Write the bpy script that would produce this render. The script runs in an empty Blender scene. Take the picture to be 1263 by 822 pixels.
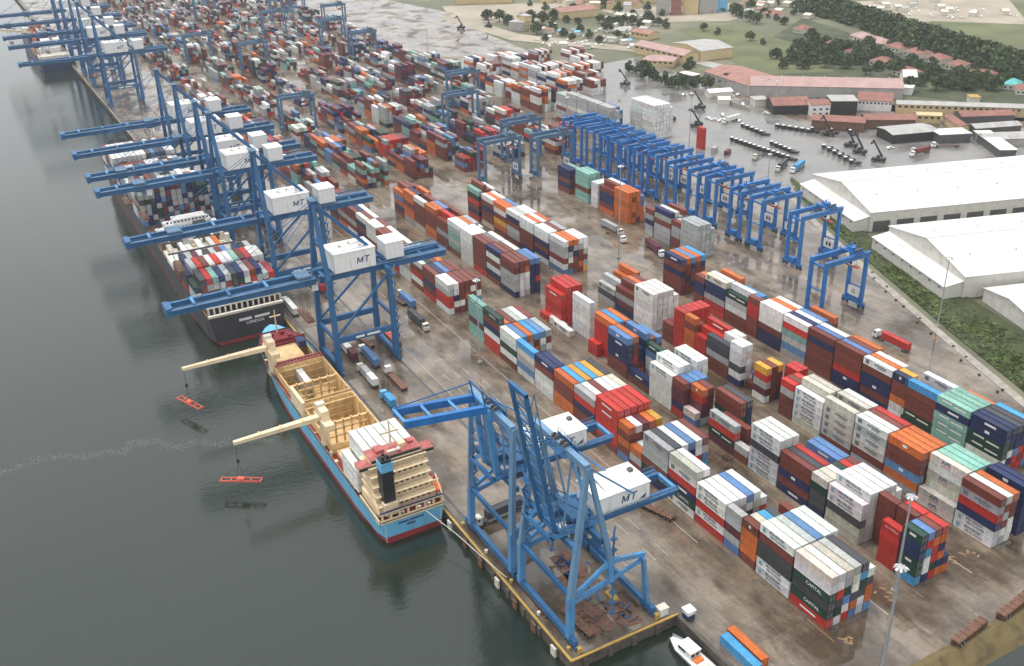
import bpy, math, random
import numpy as np
from mathutils import Matrix, Vector
random.seed(7)
S = bpy.context.scene
COL = S.collection
# ------------------------------------------------------------------ camera
IW, IH, FPX = 1263.0, 822.0, 1246.956
YAW, PITCH, ROLL, CH = math.radians(28.40967), math.radians(26.679205), math.radians(-1.621294), 176.0
_fw = np.array([math.sin(YAW)*math.cos(PITCH), math.cos(YAW)*math.cos(PITCH), -math.sin(PITCH)])
_rt = np.array([math.cos(YAW), -math.sin(YAW), 0.0])
_up = np.cross(_rt, _fw)
_r2 = _rt*math.cos(ROLL) + _up*math.sin(ROLL)
_u2 = -_rt*math.sin(ROLL) + _up*math.cos(ROLL)
cam_d = bpy.data.cameras.new('camera')
cam = bpy.data.objects.new('camera', cam_d); COL.objects.link(cam)
cam_d.sensor_width = 36.0; cam_d.lens = 36.0*FPX/IW
cam_d.clip_start = 1.0; cam_d.clip_end = 30000.0
m = Matrix.Identity(4)
for i in range(3):
    m[i][0], m[i][1], m[i][2] = _r2[i], _u2[i], -_fw[i]
m[0][3], m[1][3], m[2][3] = 0, 0, CH
cam.matrix_world = m
S.camera = cam
_M = np.array([_r2, _u2, _fw])

def G(px, py, z=0.0):
    """world point where the sight line of a surveyed photo pixel meets height z"""
    d = _M.T @ np.array([(px-IW/2)/FPX, -(py-IH/2)/FPX, 1.0])
    t = (z-CH)/d[2]
    return (float(d[0]*t), float(d[1]*t), z)

def PX(X, Y, Z):
    c = _M @ np.array([X, Y, Z-CH])
    return c[0]/c[2]*FPX+IW/2, -c[1]/c[2]*FPX+IH/2

# ------------------------------------------------------------------ light
SUN_EL, SUN_AZ = math.radians(76), math.radians(-35)     # azimuth measured from +Y towards +X
world = bpy.data.worlds.new('World'); S.world = world
world.use_nodes = True
nt = world.node_tree; nt.nodes.clear()
sky = nt.nodes.new('ShaderNodeTexSky'); sky.sky_type = 'NISHITA'
sky.sun_disc = False; sky.sun_elevation = SUN_EL; sky.sun_rotation = SUN_AZ
sky.air_density = 1.0; sky.dust_density = 3.0; sky.ozone_density = 1.0
hs = nt.nodes.new('ShaderNodeHueSaturation'); hs.inputs['Saturation'].default_value = 0.22
bg = nt.nodes.new('ShaderNodeBackground'); bg.inputs['Strength'].default_value = 0.125
wo = nt.nodes.new('ShaderNodeOutputWorld')
cl = nt.nodes.new('ShaderNodeMix'); cl.data_type = 'RGBA'; cl.inputs['Factor'].default_value = 0.72; cl.inputs[7].default_value = (7.6, 7.8, 8.0, 1)   # the overcast deck
nt.links.new(sky.outputs[0], hs.inputs['Color']); nt.links.new(hs.outputs[0], cl.inputs[6]); nt.links.new(cl.outputs[2], bg.inputs['Color']); nt.links.new(bg.outputs[0], wo.inputs['Surface'])
sun_d = bpy.data.lights.new('sun', 'SUN'); sun_d.energy = 1.5; sun_d.angle = math.radians(18); sun_d.color = (1.0, 0.97, 0.92)
sun = bpy.data.objects.new('sun', sun_d); COL.objects.link(sun)
sdir = Vector((math.sin(SUN_AZ)*math.cos(SUN_EL), math.cos(SUN_AZ)*math.cos(SUN_EL), math.sin(SUN_EL)))
sun.rotation_euler = sdir.to_track_quat('Z', 'Y').to_euler(); sun.location = (0, 0, 400)
S.view_settings.view_transform = 'Standard'; S.view_settings.look = 'None'
S.view_settings.gamma = 1.0; S.view_settings.use_curve_mapping = False
S.view_settings.exposure = 0.5
S.cycles.max_bounces = 5; S.cycles.diffuse_bounces = 2; S.cycles.glossy_bounces = 2
S.cycles.transmission_bounces = 2; S.cycles.volume_bounces = 1; S.cycles.use_denoising = True
HAZE_DENSITY = 0.00008

# ------------------------------------------------------------------ materials
def _node(t, kind, **kw):
    n = t.nodes.new(kind)
    for k, v in kw.items(): setattr(n, k, v)
    return n

def mat(name, c, rough=0.5, var=0.18, scale=0.6, metal=0.0, dirt=None, damt=0.5, dscale=0.25, bump=0.0, bscale=8.0, coord='Object', stretch=None, spec=0.5, rvar=0.0):
    M = bpy.data.materials.new(name); M.use_nodes = True
    t = M.node_tree; b = t.nodes['Principled BSDF']
    tc = _node(t, 'ShaderNodeTexCoord')
    if coord == 'World':
        gp = _node(t, 'ShaderNodeNewGeometry'); src = gp.outputs['Position']
    else: src = tc.outputs['Object']
    if stretch:
        mp = _node(t, 'ShaderNodeMapping'); mp.inputs['Scale'].default_value = stretch
        t.links.new(src, mp.inputs['Vector']); src = mp.outputs[0]
    n = _node(t, 'ShaderNodeTexNoise'); n.inputs['Scale'].default_value = scale; n.inputs['Detail'].default_value = 5
    t.links.new(src, n.inputs['Vector'])
    r = _node(t, 'ShaderNodeMapRange'); r.inputs['From Min'].default_value = 0.3; r.inputs['From Max'].default_value = 0.7
    r.inputs['To Min'].default_value = 1-var; r.inputs['To Max'].default_value = 1+var
    t.links.new(n.outputs['Fac'], r.inputs['Value'])
    mx = _node(t, 'ShaderNodeVectorMath', operation='SCALE')
    if c == 'OBJECT':
        oi = _node(t, 'ShaderNodeObjectInfo'); t.links.new(oi.outputs['Color'], mx.inputs[0])
    elif c == 'ATTR':
        at = _node(t, 'ShaderNodeAttribute'); at.attribute_name = 'Col'; t.links.new(at.outputs['Color'], mx.inputs[0])
    else: mx.inputs[0].default_value = c[:3]
    t.links.new(r.outputs[0], mx.inputs['Scale'])
    out = mx.outputs[0]
    if dirt:
        n2 = _node(t, 'ShaderNodeTexNoise'); n2.inputs['Scale'].default_value = dscale; n2.inputs['Detail'].default_value = 6; n2.inputs['Roughness'].default_value = 0.65
        t.links.new(src, n2.inputs['Vector'])
        r2 = _node(t, 'ShaderNodeMapRange'); r2.inputs['From Min'].default_value = 0.52; r2.inputs['From Max'].default_value = 0.72
        r2.inputs['To Min'].default_value = 0; r2.inputs['To Max'].default_value = damt
        t.links.new(n2.outputs['Fac'], r2.inputs['Value'])
        m2 = _node(t, 'ShaderNodeMix', data_type='RGBA'); t.links.new(r2.outputs[0], m2.inputs['Factor'])
        t.links.new(out, m2.inputs[6]); m2.inputs[7].default_value = (*dirt, 1); out = m2.outputs[2]
    t.links.new(out, b.inputs['Base Color'])
    b.inputs['Roughness'].default_value = rough; b.inputs['Metallic'].default_value = metal
    b.inputs['Specular IOR Level'].default_value = spec
    if rvar:
        r3 = _node(t, 'ShaderNodeMapRange'); r3.inputs['From Min'].default_value = 0.35; r3.inputs['From Max'].default_value = 0.65
        r3.inputs['To Min'].default_value = max(0.04, rough-rvar); r3.inputs['To Max'].default_value = rough+rvar
        t.links.new(n.outputs['Fac'], r3.inputs['Value']); t.links.new(r3.outputs[0], b.inputs['Roughness'])
    if bump:
        n4 = _node(t, 'ShaderNodeTexNoise'); n4.inputs['Scale'].default_value = bscale; n4.inputs['Detail'].default_value = 4
        t.links.new(src, n4.inputs['Vector'])
        bp = _node(t, 'ShaderNodeBump'); bp.inputs['Strength'].default_value = bump; bp.inputs['Distance'].default_value = 0.5
        t.links.new(n4.outputs['Fac'], bp.inputs['Height']); t.links.new(bp.outputs[0], b.inputs['Normal'])
    return M

def container_mat(name, src):
    M = mat(name, src, rough=0.42, var=0.14, scale=0.55, dirt=(0.11, 0.055, 0.032), damt=0.28, dscale=0.45, spec=0.35)
    t = M.node_tree; b = t.nodes['Principled BSDF']
    g = _node(t, 'ShaderNodeNewGeometry'); sp = _node(t, 'ShaderNodeSeparateXYZ'); sn = _node(t, 'ShaderNodeSeparateXYZ')
    t.links.new(g.outputs['Position'], sp.inputs[0]); t.links.new(g.outputs['True Normal'], sn.inputs[0])
    ax = _node(t, 'ShaderNodeMath', operation='ABSOLUTE'); t.links.new(sn.outputs['Y'], ax.inputs[0])
    mxx = _node(t, 'ShaderNodeMix', data_type='FLOAT')
    t.links.new(ax.outputs[0], mxx.inputs[0]); t.links.new(sp.outputs['Y'], mxx.inputs[2]); t.links.new(sp.outputs['X'], mxx.inputs[3])
    ml = _node(t, 'ShaderNodeMath', operation='MULTIPLY'); ml.inputs[1].default_value = 2*math.pi/0.30
    t.links.new(mxx.outputs[0], ml.inputs[0])
    sn2 = _node(t, 'ShaderNodeMath', operation='SINE'); t.links.new(ml.outputs[0], sn2.inputs[0])
    mp2 = _node(t, 'ShaderNodeMapping'); mp2.inputs['Scale'].default_value = (2.2, 2.2, 0.16); t.links.new(g.outputs['Position'], mp2.inputs['Vector'])
    n9 = _node(t, 'ShaderNodeTexNoise'); n9.inputs['Scale'].default_value = 1.0; n9.inputs['Detail'].default_value = 4; t.links.new(mp2.outputs[0], n9.inputs['Vector'])
    r9 = _node(t, 'ShaderNodeMapRange'); r9.inputs['From Min'].default_value = 0.35; r9.inputs['From Max'].default_value = 0.65; r9.inputs['To Min'].default_value = 0.84; r9.inputs['To Max'].default_value = 1.07; t.links.new(n9.outputs['Fac'], r9.inputs['Value'])
    s9 = _node(t, 'ShaderNodeVectorMath', operation='SCALE'); t.links.new(b.inputs['Base Color'].links[0].from_socket, s9.inputs[0]); t.links.new(r9.outputs[0], s9.inputs['Scale']); t.links.new(s9.outputs[0], b.inputs['Base Color'])
    bp = _node(t, 'ShaderNodeBump'); bp.inputs['Strength'].default_value = 0.4; bp.inputs['Distance'].default_value = 0.04
    t.links.new(sn2.outputs[0], bp.inputs['Height']); t.links.new(bp.outputs[0], b.inputs['Normal'])
    return M

BLUE = mat('crane_blue', (0.016, 0.112, 0.265), 0.45, 0.22, 0.35, dirt=(0.05, 0.075, 0.11), damt=0.6, dscale=0.5, stretch=(1, 1, .35))
PBLUE = mat('crane_faded_blue', (0.14, 0.27, 0.42), 0.55, 0.2, 0.5, dirt=(0.10, 0.19, 0.32), damt=0.6, dscale=0.5, stretch=(1, 1, .3))
LBLUE = mat('crane_pale_blue', (0.075, 0.26, 0.51), 0.5, 0.2, 0.4, dirt=(0.20, 0.26, 0.32), damt=0.7, dscale=0.6, stretch=(1, 1, .3))
RBLUE = mat('gantry_blue', (0.016, 0.155, 0.44), 0.42, 0.18, 0.4, dirt=(0.02, 0.07, 0.2), damt=0.5, dscale=0.3)
DBLUE = mat('gantry_dull_blue', (0.075, 0.16, 0.27), 0.55, 0.2, 0.4, dirt=(0.05, 0.08, 0.11), damt=0.5)
WHITE = mat('white_paint', (0.80, 0.80, 0.78), 0.45, 0.05, 0.3, dirt=(0.42, 0.37, 0.30), damt=0.5, dscale=0.8, stretch=(1, 1, .22))
OFFW = mat('cream_paint', (0.66, 0.62, 0.53), 0.55, 0.08, 0.4, dirt=(0.3, 0.24, 0.17), damt=0.4, dscale=0.5)
TAN = mat('ship_tan', (0.72, 0.50, 0.24), 0.55, 0.15, 0.5, dirt=(0.30, 0.16, 0.06), damt=0.7, dscale=0.45)
CREAM = mat('ship_cream', (0.80, 0.64, 0.42), 0.5, 0.08, 0.5, dirt=(0.4, 0.25, 0.12), damt=0.4, dscale=0.6)
REDDECK = mat('red_deck', (0.20, 0.018, 0.022), 0.5, 0.25, 0.3, dirt=(0.09, 0.02, 0.02), damt=0.6)
PINKDECK = mat('faded_red_deck', (0.42, 0.11, 0.10), 0.6, 0.2, 0.5, dirt=(0.5, 0.3, 0.22), damt=0.4)
HULLBLUE = mat('hull_blue', (0.15, 0.47, 0.70), 0.4, 0.1, 0.12, dirt=(0.22, 0.24, 0.22), damt=0.6, dscale=0.5, stretch=(1, 1, .12))
BOOT = mat('boot_topping_red', (0.30, 0.03, 0.035), 0.5, 0.2, 0.2, dirt=(0.12, 0.06, 0.05), damt=0.7, dscale=0.5, stretch=(1, 1, .2))
HULLBLK = mat('hull_black', (0.045, 0.045, 0.052), 0.5, 0.25, 0.12, dirt=(0.12, 0.10, 0.09), damt=0.35, dscale=0.15)
HULLNAVY = mat('hull_navy', (0.02, 0.03, 0.10), 0.45, 0.2, 0.15)
BLACK = mat('black', (0.02, 0.02, 0.022), 0.5, 0.3, 0.5)
TYRE = mat('tyre_rubber', (0.022, 0.022, 0.022), 0.8, 0.2, 1)
GLASS = mat('dark_glass', (0.02, 0.028, 0.035), 0.1, 0.1, 0.5)
STEEL = mat('galvanised_steel', (0.42, 0.43, 0.44), 0.42, 0.15, 0.6, metal=0.35)
DSTEEL = mat('dark_steel', (0.09, 0.09, 0.095), 0.55, 0.25, 0.6, dirt=(0.12, 0.06, 0.03), damt=0.5)
RUST = mat('rusty_steel', (0.17, 0.085, 0.055), 0.75, 0.35, 0.9, dirt=(0.05, 0.03, 0.025), damt=0.7)
ORANGE = mat('safety_orange', (0.80, 0.16, 0.03), 0.45, 0.1, 0.5)
SPRED = mat('spreader_red', (0.62, 0.11, 0.07), 0.55, 0.15, 0.8)
REDP = mat('red_paint', (0.45, 0.03, 0.03), 0.45, 0.2, 0.5)
YELLOW = mat('worn_yellow', (0.46, 0.29, 0.06), 0.65, 0.3, 0.5, dirt=(0.16, 0.10, 0.05), damt=0.8, dscale=0.5)
FUNBLUE = mat('funnel_band_blue', (0.15, 0.46, 0.72), 0.4, 0.08, 0.5)
LETTER = mat('lettering_navy', (0.04, 0.06, 0.16), 0.5, 0.1, 1)
LETTERW = mat('lettering_white', (0.78, 0.78, 0.76), 0.5, 0.08, 1)
LETTERG = mat('lettering_grey', (0.13, 0.15, 0.18), 0.5, 0.1, 1)
LETTERR = mat('lettering_red', (0.55, 0.10, 0.12), 0.5, 0.1, 1)
CONC = mat('concrete', (0.33, 0.30, 0.26), 0.8, 0.22, 0.3, dirt=(0.10, 0.085, 0.07), damt=0.7, dscale=0.25, coord='World')
QFACE = mat('stained_quay_concrete', (0.10, 0.085, 0.07), 0.85, 0.35, 0.4, dirt=(0.03, 0.03, 0.025), damt=0.8, dscale=0.3, coord='World')
ROOFW = mat('white_roof_sheet', (0.70, 0.70, 0.67), 0.5, 0.07, 0.08, dirt=(0.50, 0.48, 0.42), damt=0.7, dscale=0.12, stretch=(1, .35, 1))
WALLW = mat('cream_wall', (0.66, 0.63, 0.57), 0.8, 0.08, 0.3, dirt=(0.36, 0.33, 0.28), damt=0.5, dscale=0.25)
ROOFR = mat('red_tile_roof', (0.265, 0.118, 0.092), 0.75, 0.2, 0.25, dirt=(0.28, 0.12, 0.09), damt=0.6, dscale=0.3)
ROOFP = mat('pink_sheet_roof', (0.42, 0.27, 0.25), 0.65, 0.12, 0.15, dirt=(0.36, 0.19, 0.16), damt=0.5, dscale=0.08)
ROOFO = mat('orange_sheet_roof', (0.34, 0.165, 0.13), 0.65, 0.15, 0.15, dirt=(0.34, 0.14, 0.10), damt=0.6, dscale=0.12)
ROOFG = mat('grey_sheet_roof', (0.40, 0.39, 0.37), 0.55, 0.12, 0.15, dirt=(0.24, 0.20, 0.17), damt=0.6, dscale=0.12)
ROOFT = mat('teal_roof', (0.10, 0.42, 0.40), 0.6, 0.15, 0.3)
WALLY = mat('yellow_wall', (0.58, 0.45, 0.25), 0.8, 0.1, 0.3)
ASPH = mat('wet_asphalt', (0.20, 0.19, 0.18), 0.26, 0.35, 0.05, coord='World', rvar=0.2)
BARK = mat('bark', (0.07, 0.05, 0.035), 0.9, 0.3, 2)
LEAF1 = mat('leaf_dark', (0.030, 0.060, 0.018), 0.7, 0.35, 0.5)
LEAF2 = mat('leaf_mid', (0.060, 0.098, 0.028), 0.7, 0.35, 0.5)
LEAF3 = mat('leaf_light', (0.105, 0.135, 0.04), 0.7, 0.3, 0.5)
GRASSM = mat('grass_blades', (0.115, 0.16, 0.045), 0.8, 0.4, 0.15, dirt=(0.15, 0.125, 0.05), damt=0.7, dscale=0.09, coord='World')
GRASSG = mat('grass_soil', (0.045, 0.058, 0.02), 0.9, 0.4, 0.15, coord='World', bump=0.4, bscale=1.5)
BGRASS = mat('dry_bank_grass', (0.15, 0.11, 0.045), 0.9, 0.4, 0.3, dirt=(0.06, 0.06, 0.02), damt=0.7, dscale=0.3, coord='World', bump=0.5, bscale=2)
FIELD = mat('field_grass', (0.115, 0.128, 0.055), 0.9, 0.25, 0.03, dirt=(0.20, 0.16, 0.09), damt=0.7, dscale=0.02, coord='World')
SAND = mat('bare_sand', (0.36, 0.31, 0.245), 0.9, 0.2, 0.02, dirt=(0.24, 0.22, 0.15), damt=0.7, dscale=0.03, coord='World')
LAND = mat('mixed_ground', (0.135, 0.14, 0.085), 0.9, 0.3, 0.012, dirt=(0.24, 0.20, 0.15), damt=0.8, dscale=0.012, coord='World')
CPAINT = container_mat('container_paint', 'OBJECT')
CPAINT2 = container_mat('container_paint_far', 'ATTR')
MARK_W = mat('worn_white_marking', (0.45, 0.43, 0.39), 0.6, 0.2, 0.5, dirt=(0.2, 0.17, 0.14), damt=0.9, dscale=0.4, coord='World')
MARK_Y = mat('worn_orange_marking', (0.27, 0.16, 0.07), 0.6, 0.3, 0.8, dirt=(0.2, 0.15, 0.11), damt=1.0, dscale=0.9, coord='World')

def yard_mat():
    M = bpy.data.materials.new('wet_concrete_yard'); M.use_nodes = True
    t = M.node_tree; b = t.nodes['Principled BSDF']
    g = _node(t, 'ShaderNodeNewGeometry'); P = g.outputs['Position']
    def noise(scale, det, st=(1, 1, 1), rg=0.55):
        mp = _node(t, 'ShaderNodeMapping'); mp.inputs['Scale'].default_value = st; t.links.new(P, mp.inputs['Vector'])
        n = _node(t, 'ShaderNodeTexNoise'); n.inputs['Scale'].default_value = scale; n.inputs['Detail'].default_value = det; n.inputs['Roughness'].default_value = rg
        t.links.new(mp.outputs[0], n.inputs['Vector']); return n.outputs['Fac']
    def rng(v, a, b_, c=0.0, d=1.0):
        r = _node(t, 'ShaderNodeMapRange'); r.inputs['From Min'].default_value = a; r.inputs['From Max'].default_value = b_
        r.inputs['To Min'].default_value = c; r.inputs['To Max'].default_value = d; t.links.new(v, r.inputs['Value']); return r.outputs[0]
    wet = rng(noise(0.035, 7, (1.6, 0.8, 1), 0.6), 0.44, 0.60)
    stain = rng(noise(0.11, 8, (1.5, 0.6, 1), 0.65), 0.50, 0.70)
    fine = rng(noise(0.9, 4), 0.3, 0.7, 0.86, 1.14)
    m1 = _node(t, 'ShaderNodeMix', data_type='RGBA'); t.links.new(wet, m1.inputs['Factor'])
    m1.inputs[6].default_value = (0.225, 0.178, 0.132, 1); m1.inputs[7].default_value = (0.078, 0.054, 0.035, 1)
    trk = rng(noise(0.55, 3, (1.0, 0.025, 1), 0.5), 0.56, 0.72, 0, 0.55)
    m0 = _node(t, 'ShaderNodeMix', data_type='RGBA'); t.links.new(trk, m0.inputs['Factor']); t.links.new(m1.outputs[2], m0.inputs[6]); m0.inputs[7].default_value = (0.10, 0.075, 0.055, 1)
    m2 = _node(t, 'ShaderNodeMix', data_type='RGBA'); t.links.new(stain, m2.inputs['Factor'])
    t.links.new(m0.outputs[2], m2.inputs[6]); m2.inputs[7].default_value = (0.058, 0.040, 0.027, 1)
    sc = _node(t, 'ShaderNodeVectorMath', operation='SCALE'); t.links.new(m2.outputs[2], sc.inputs[0])
    # slab joints
    sx = _node(t, 'ShaderNodeSeparateXYZ'); t.links.new(P, sx.inputs[0])
    js = []
    for ax, pitch in (('X', 7.5), ('Y', 6.335)):
        md = _node(t, 'ShaderNodeMath', operation='PINGPONG'); md.inputs[1].default_value = pitch/2; t.links.new(sx.outputs[ax], md.inputs[0])
        js.append(rng(md.outputs[0], 0.05, 0.2, 0.80, 1.0))
    cell = _node(t, 'ShaderNodeVectorMath', operation='DIVIDE'); t.links.new(P, cell.inputs[0]); cell.inputs[1].default_value = (7.5, 6.335, 50)
    flo = _node(t, 'ShaderNodeVectorMath', operation='FLOOR'); t.links.new(cell.outputs[0], flo.inputs[0])
    wn_ = _node(t, 'ShaderNodeTexWhiteNoise'); t.links.new(flo.outputs[0], wn_.inputs['Vector'])
    slab = rng(wn_.outputs['Value'], 0, 1, 0.90, 1.10)
    ms_ = _node(t, 'ShaderNodeMath', operation='MULTIPLY'); t.links.new(fine, ms_.inputs[0]); t.links.new(slab, ms_.inputs[1]); fine = ms_.outputs[0]
    mm = _node(t, 'ShaderNodeMath', operation='MULTIPLY'); t.links.new(js[0], mm.inputs[0]); t.links.new(js[1], mm.inputs[1])
    mf = _node(t, 'ShaderNodeMath', operation='MULTIPLY'); t.links.new(mm.outputs[0], mf.inputs[0]); t.links.new(fine, mf.inputs[1])
    t.links.new(mf.outputs[0], sc.inputs['Scale']); t.links.new(sc.outputs[0], b.inputs['Base Color'])
    pud = rng(noise(0.05, 6, (1.2, 0.9, 1), 0.6), 0.38, 0.53, 0.5, 0.05)
    t.links.new(pud, b.inputs['Roughness']); t.links.new(rng(pud, 0.06, 0.4, 1.0, 0.35), b.inputs['Specular IOR Level'])
    return M
def ribbed(M, pitch, amt=0.10):
    t = M.node_tree; b = t.nodes['Principled BSDF']; tc = _node(t, 'ShaderNodeTexCoord'); sx = _node(t, 'ShaderNodeSeparateXYZ'); t.links.new(tc.outputs['Object'], sx.inputs[0])
    pp = _node(t, 'ShaderNodeMath', operation='PINGPONG'); pp.inputs[1].default_value = pitch/2; t.links.new(sx.outputs['X'], pp.inputs[0])
    r = _node(t, 'ShaderNodeMapRange'); r.inputs['From Min'].default_value = 0.0; r.inputs['From Max'].default_value = pitch*.12; r.inputs['To Min'].default_value = 1-amt; r.inputs['To Max'].default_value = 1; t.links.new(pp.outputs[0], r.inputs['Value'])
    s = _node(t, 'ShaderNodeVectorMath', operation='SCALE'); t.links.new(b.inputs['Base Color'].links[0].from_socket, s.inputs[0]); t.links.new(r.outputs[0], s.inputs['Scale']); t.links.new(s.outputs[0], b.inputs['Base Color'])
ribbed(ROOFW, 3.0, .20); ribbed(ROOFP, 2.5, .15); ribbed(ROOFO, 2.5, .15); ribbed(ROOFG, 2.0, .15)
YARD = yard_mat()

def water_mat():
    M = bpy.data.materials.new('harbour_water'); M.use_nodes = True
    t = M.node_tree; b = t.nodes['Principled BSDF']
    g = _node(t, 'ShaderNodeNewGeometry'); P = g.outputs['Position']
    n0 = _node(t, 'ShaderNodeTexNoise'); n0.inputs['Scale'].default_value = 0.012; n0.inputs['Detail'].default_value = 5; t.links.new(P, n0.inputs['Vector'])
    m1 = _node(t, 'ShaderNodeMix', data_type='RGBA'); t.links.new(n0.outputs['Fac'], m1.inputs['Factor'])
    m1.inputs[6].default_value = (0.011, 0.020, 0.014, 1); m1.inputs[7].default_value = (0.020, 0.028, 0.020, 1)
    t.links.new(m1.outputs[2], b.inputs['Base Color'])
    b.inputs['Roughness'].default_value = 0.02; b.inputs['IOR'].default_value = 1.60
    prev = None
    for sc, st, di in ((0.42, 0.24, 0.28), (0.06, 0.05, 1.0)):
        mp = _node(t, 'ShaderNodeMapping'); mp.inputs['Scale'].default_value = (1, 1.8, 1); mp.inputs['Rotation'].default_value = (0, 0, 0.5); t.links.new(P, mp.inputs['Vector'])
        n = _node(t, 'ShaderNodeTexNoise'); n.inputs['Scale'].default_value = sc; n.inputs['Detail'].default_value = 6; n.inputs['Roughness'].default_value = 0.6
        t.links.new(mp.outputs[0], n.inputs['Vector'])
        bp = _node(t, 'ShaderNodeBump'); bp.inputs['Strength'].default_value = st; bp.inputs['Distance'].default_value = di
        t.links.new(n.outputs['Fac'], bp.inputs['Height'])
        if prev: t.links.new(prev.outputs[0], bp.inputs['Normal'])
        prev = bp
    t.links.new(prev.outputs[0], b.inputs['Normal'])
    return M
WATER = water_mat()

# ------------------------------------------------------------------ mesh builder
class MB:
    def __init__(s): s.v = []; s.f = []; s.m = []; s.mats = []; s.cuts = []
    def mi(s, m):
        if m not in s.mats: s.mats.append(m)
        return s.mats.index(m)
    def add(s, vs, fs, m):
        s.cuts.append((len(s.v), len(s.f))); o = len(s.v); k = s.mi(m); s.v += [tuple(map(float, q)) for q in vs]
        for f in fs: s.f.append(tuple(o+i for i in f)); s.m.append(k)
        return s
    def box(s, x0, x1, y0, y1, z0, z1, m):
        return s.add([(x0,y0,z0),(x1,y0,z0),(x1,y1,z0),(x0,y1,z0),(x0,y0,z1),(x1,y0,z1),(x1,y1,z1),(x0,y1,z1)],
                     [(0,3,2,1),(4,5,6,7),(0,1,5,4),(1,2,6,5),(2,3,7,6),(3,0,4,7)], m)
    def beam(s, p, q, w, h, m, w2=None, h2=None):
        p, q = Vector(p), Vector(q); d = (q-p).normalized()
        a = d.cross(Vector((0, 0, 1)))
        if a.length < 1e-3: a = Vector((0, 1, 0))
        a.normalize(); u = a.cross(d).normalized()
        w2 = w if w2 is None else w2; h2 = h if h2 is None else h2
        vs = [p-a*w/2-u*h/2, p+a*w/2-u*h/2, p+a*w/2+u*h/2, p-a*w/2+u*h/2, q-a*w2/2-u*h2/2, q+a*w2/2-u*h2/2, q+a*w2/2+u*h2/2, q-a*w2/2+u*h2/2]
        return s.add(vs, [(0,3,2,1),(4,5,6,7),(0,1,5,4),(1,2,6,5),(2,3,7,6),(3,0,4,7)][::1], m)
    def tube(s, p, q, r, m, n=8, r2=None):
        p, q = Vector(p), Vector(q); d = (q-p).normalized(); r2 = r if r2 is None else r2
        a = d.cross(Vector((0, 0, 1)))
        if a.length < 1e-3: a = Vector((1, 0, 0))
        a.normalize(); u = d.cross(a)
        vs = []
        for c, rr in ((p, r), (q, r2)):
            for i in range(n):
                t = 2*math.pi*i/n; vs.append(c+a*math.cos(t)*rr+u*math.sin(t)*rr)
        fs = [(i, (i+1) % n, n+(i+1) % n, n+i) for i in range(n)] + [tuple(range(n))[::-1], tuple(range(n, 2*n))]
        return s.add(vs, fs, m)
    def prism(s, poly, z0, z1, m):
        n = len(poly)
        vs = [(x, y, z0) for x, y in poly]+[(x, y, z1) for x, y in poly]
        return s.add(vs, [tuple(range(n))[::-1], tuple(range(n, 2*n))]+[(i, (i+1) % n, n+(i+1) % n, n+i) for i in range(n)], m)
    def sheet(s, poly, z, m):
        return s.add([(p[0], p[1], z) for p in poly], [tuple(range(len(poly)))], m)
    def lathe(s, prof, m, n=10, c=(0, 0)):
        vs = []
        for r, z in prof:
            for i in range(n): vs.append((c[0]+r*math.cos(2*math.pi*i/n), c[1]+r*math.sin(2*math.pi*i/n), z))
        fs = [(j*n+i, j*n+(i+1) % n, (j+1)*n+(i+1) % n, (j+1)*n+i) for j in range(len(prof)-1) for i in range(n)]
        fs.append(tuple(range((len(prof)-1)*n, len(prof)*n)))
        return s.add(vs, fs, m)
    def text(s, body, size, m, origin, ex, ey, align='CENTER', off=0.0, sx=1.0):
        cu = bpy.data.curves.new('t', 'FONT'); cu.body = body; cu.size = size; cu.align_x = align; cu.align_y = 'CENTER'; cu.offset = off; cu.resolution_u = 2
        ob = bpy.data.objects.new('t', cu); COL.objects.link(ob)
        dg = bpy.context.evaluated_depsgraph_get(); me = bpy.data.meshes.new_from_object(ob.evaluated_get(dg))
        ex, ey, o = Vector(ex), Vector(ey), Vector(origin)
        vs = [o+ex*v.co.x*sx+ey*v.co.y for v in me.vertices]
        s.add(vs, [tuple(p.vertices) for p in me.polygons], m)
        bpy.data.objects.remove(ob); bpy.data.curves.remove(cu); bpy.data.meshes.remove(me)
        return s
    def mt(s, x, y, z, h, m):
        """the two letters M and T in slanted strokes on a wall facing -Y"""
        k = h*.18; P = lambda u, v: (x+u*h+v*h*.2, y, z+v*h)
        for a, b in (((0, 0), (0, 1)), ((0, 1), (.42, .15)), ((.42, .15), (.84, 1)), ((.84, 1), (.84, 0)), ((1.15, 1), (2.0, 1)), ((1.57, 1), (1.57, 0))):
            s.beam(P(*a), P(*b), .04, k, m)
        return s
    def mesh(s, name):
        me = bpy.data.meshes.new(name); me.from_pydata(s.v, [], s.f)
        for q in s.mats: me.materials.append(q)
        me.polygons.foreach_set('material_index', s.m); me.update(); return me
    def build_each(s, name, parent=None):
        out = []
        for i, (v0, f0) in enumerate(s.cuts):
            v1, f1 = s.cuts[i+1] if i+1 < len(s.cuts) else (len(s.v), len(s.f))
            c = MB(); c.v = s.v[v0:v1]; c.f = [tuple(j-v0 for j in f) for f in s.f[f0:f1]]
            for k in s.m[f0:f1]: c.m.append(c.mi(s.mats[k]))
            out.append(c.build(name, parent))
        return out
    def build(s, name, parent=None):
        o = bpy.data.objects.new(name, s.mesh(name)); COL.objects.link(o)
        if parent is not None: o.parent = parent
        return o

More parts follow.
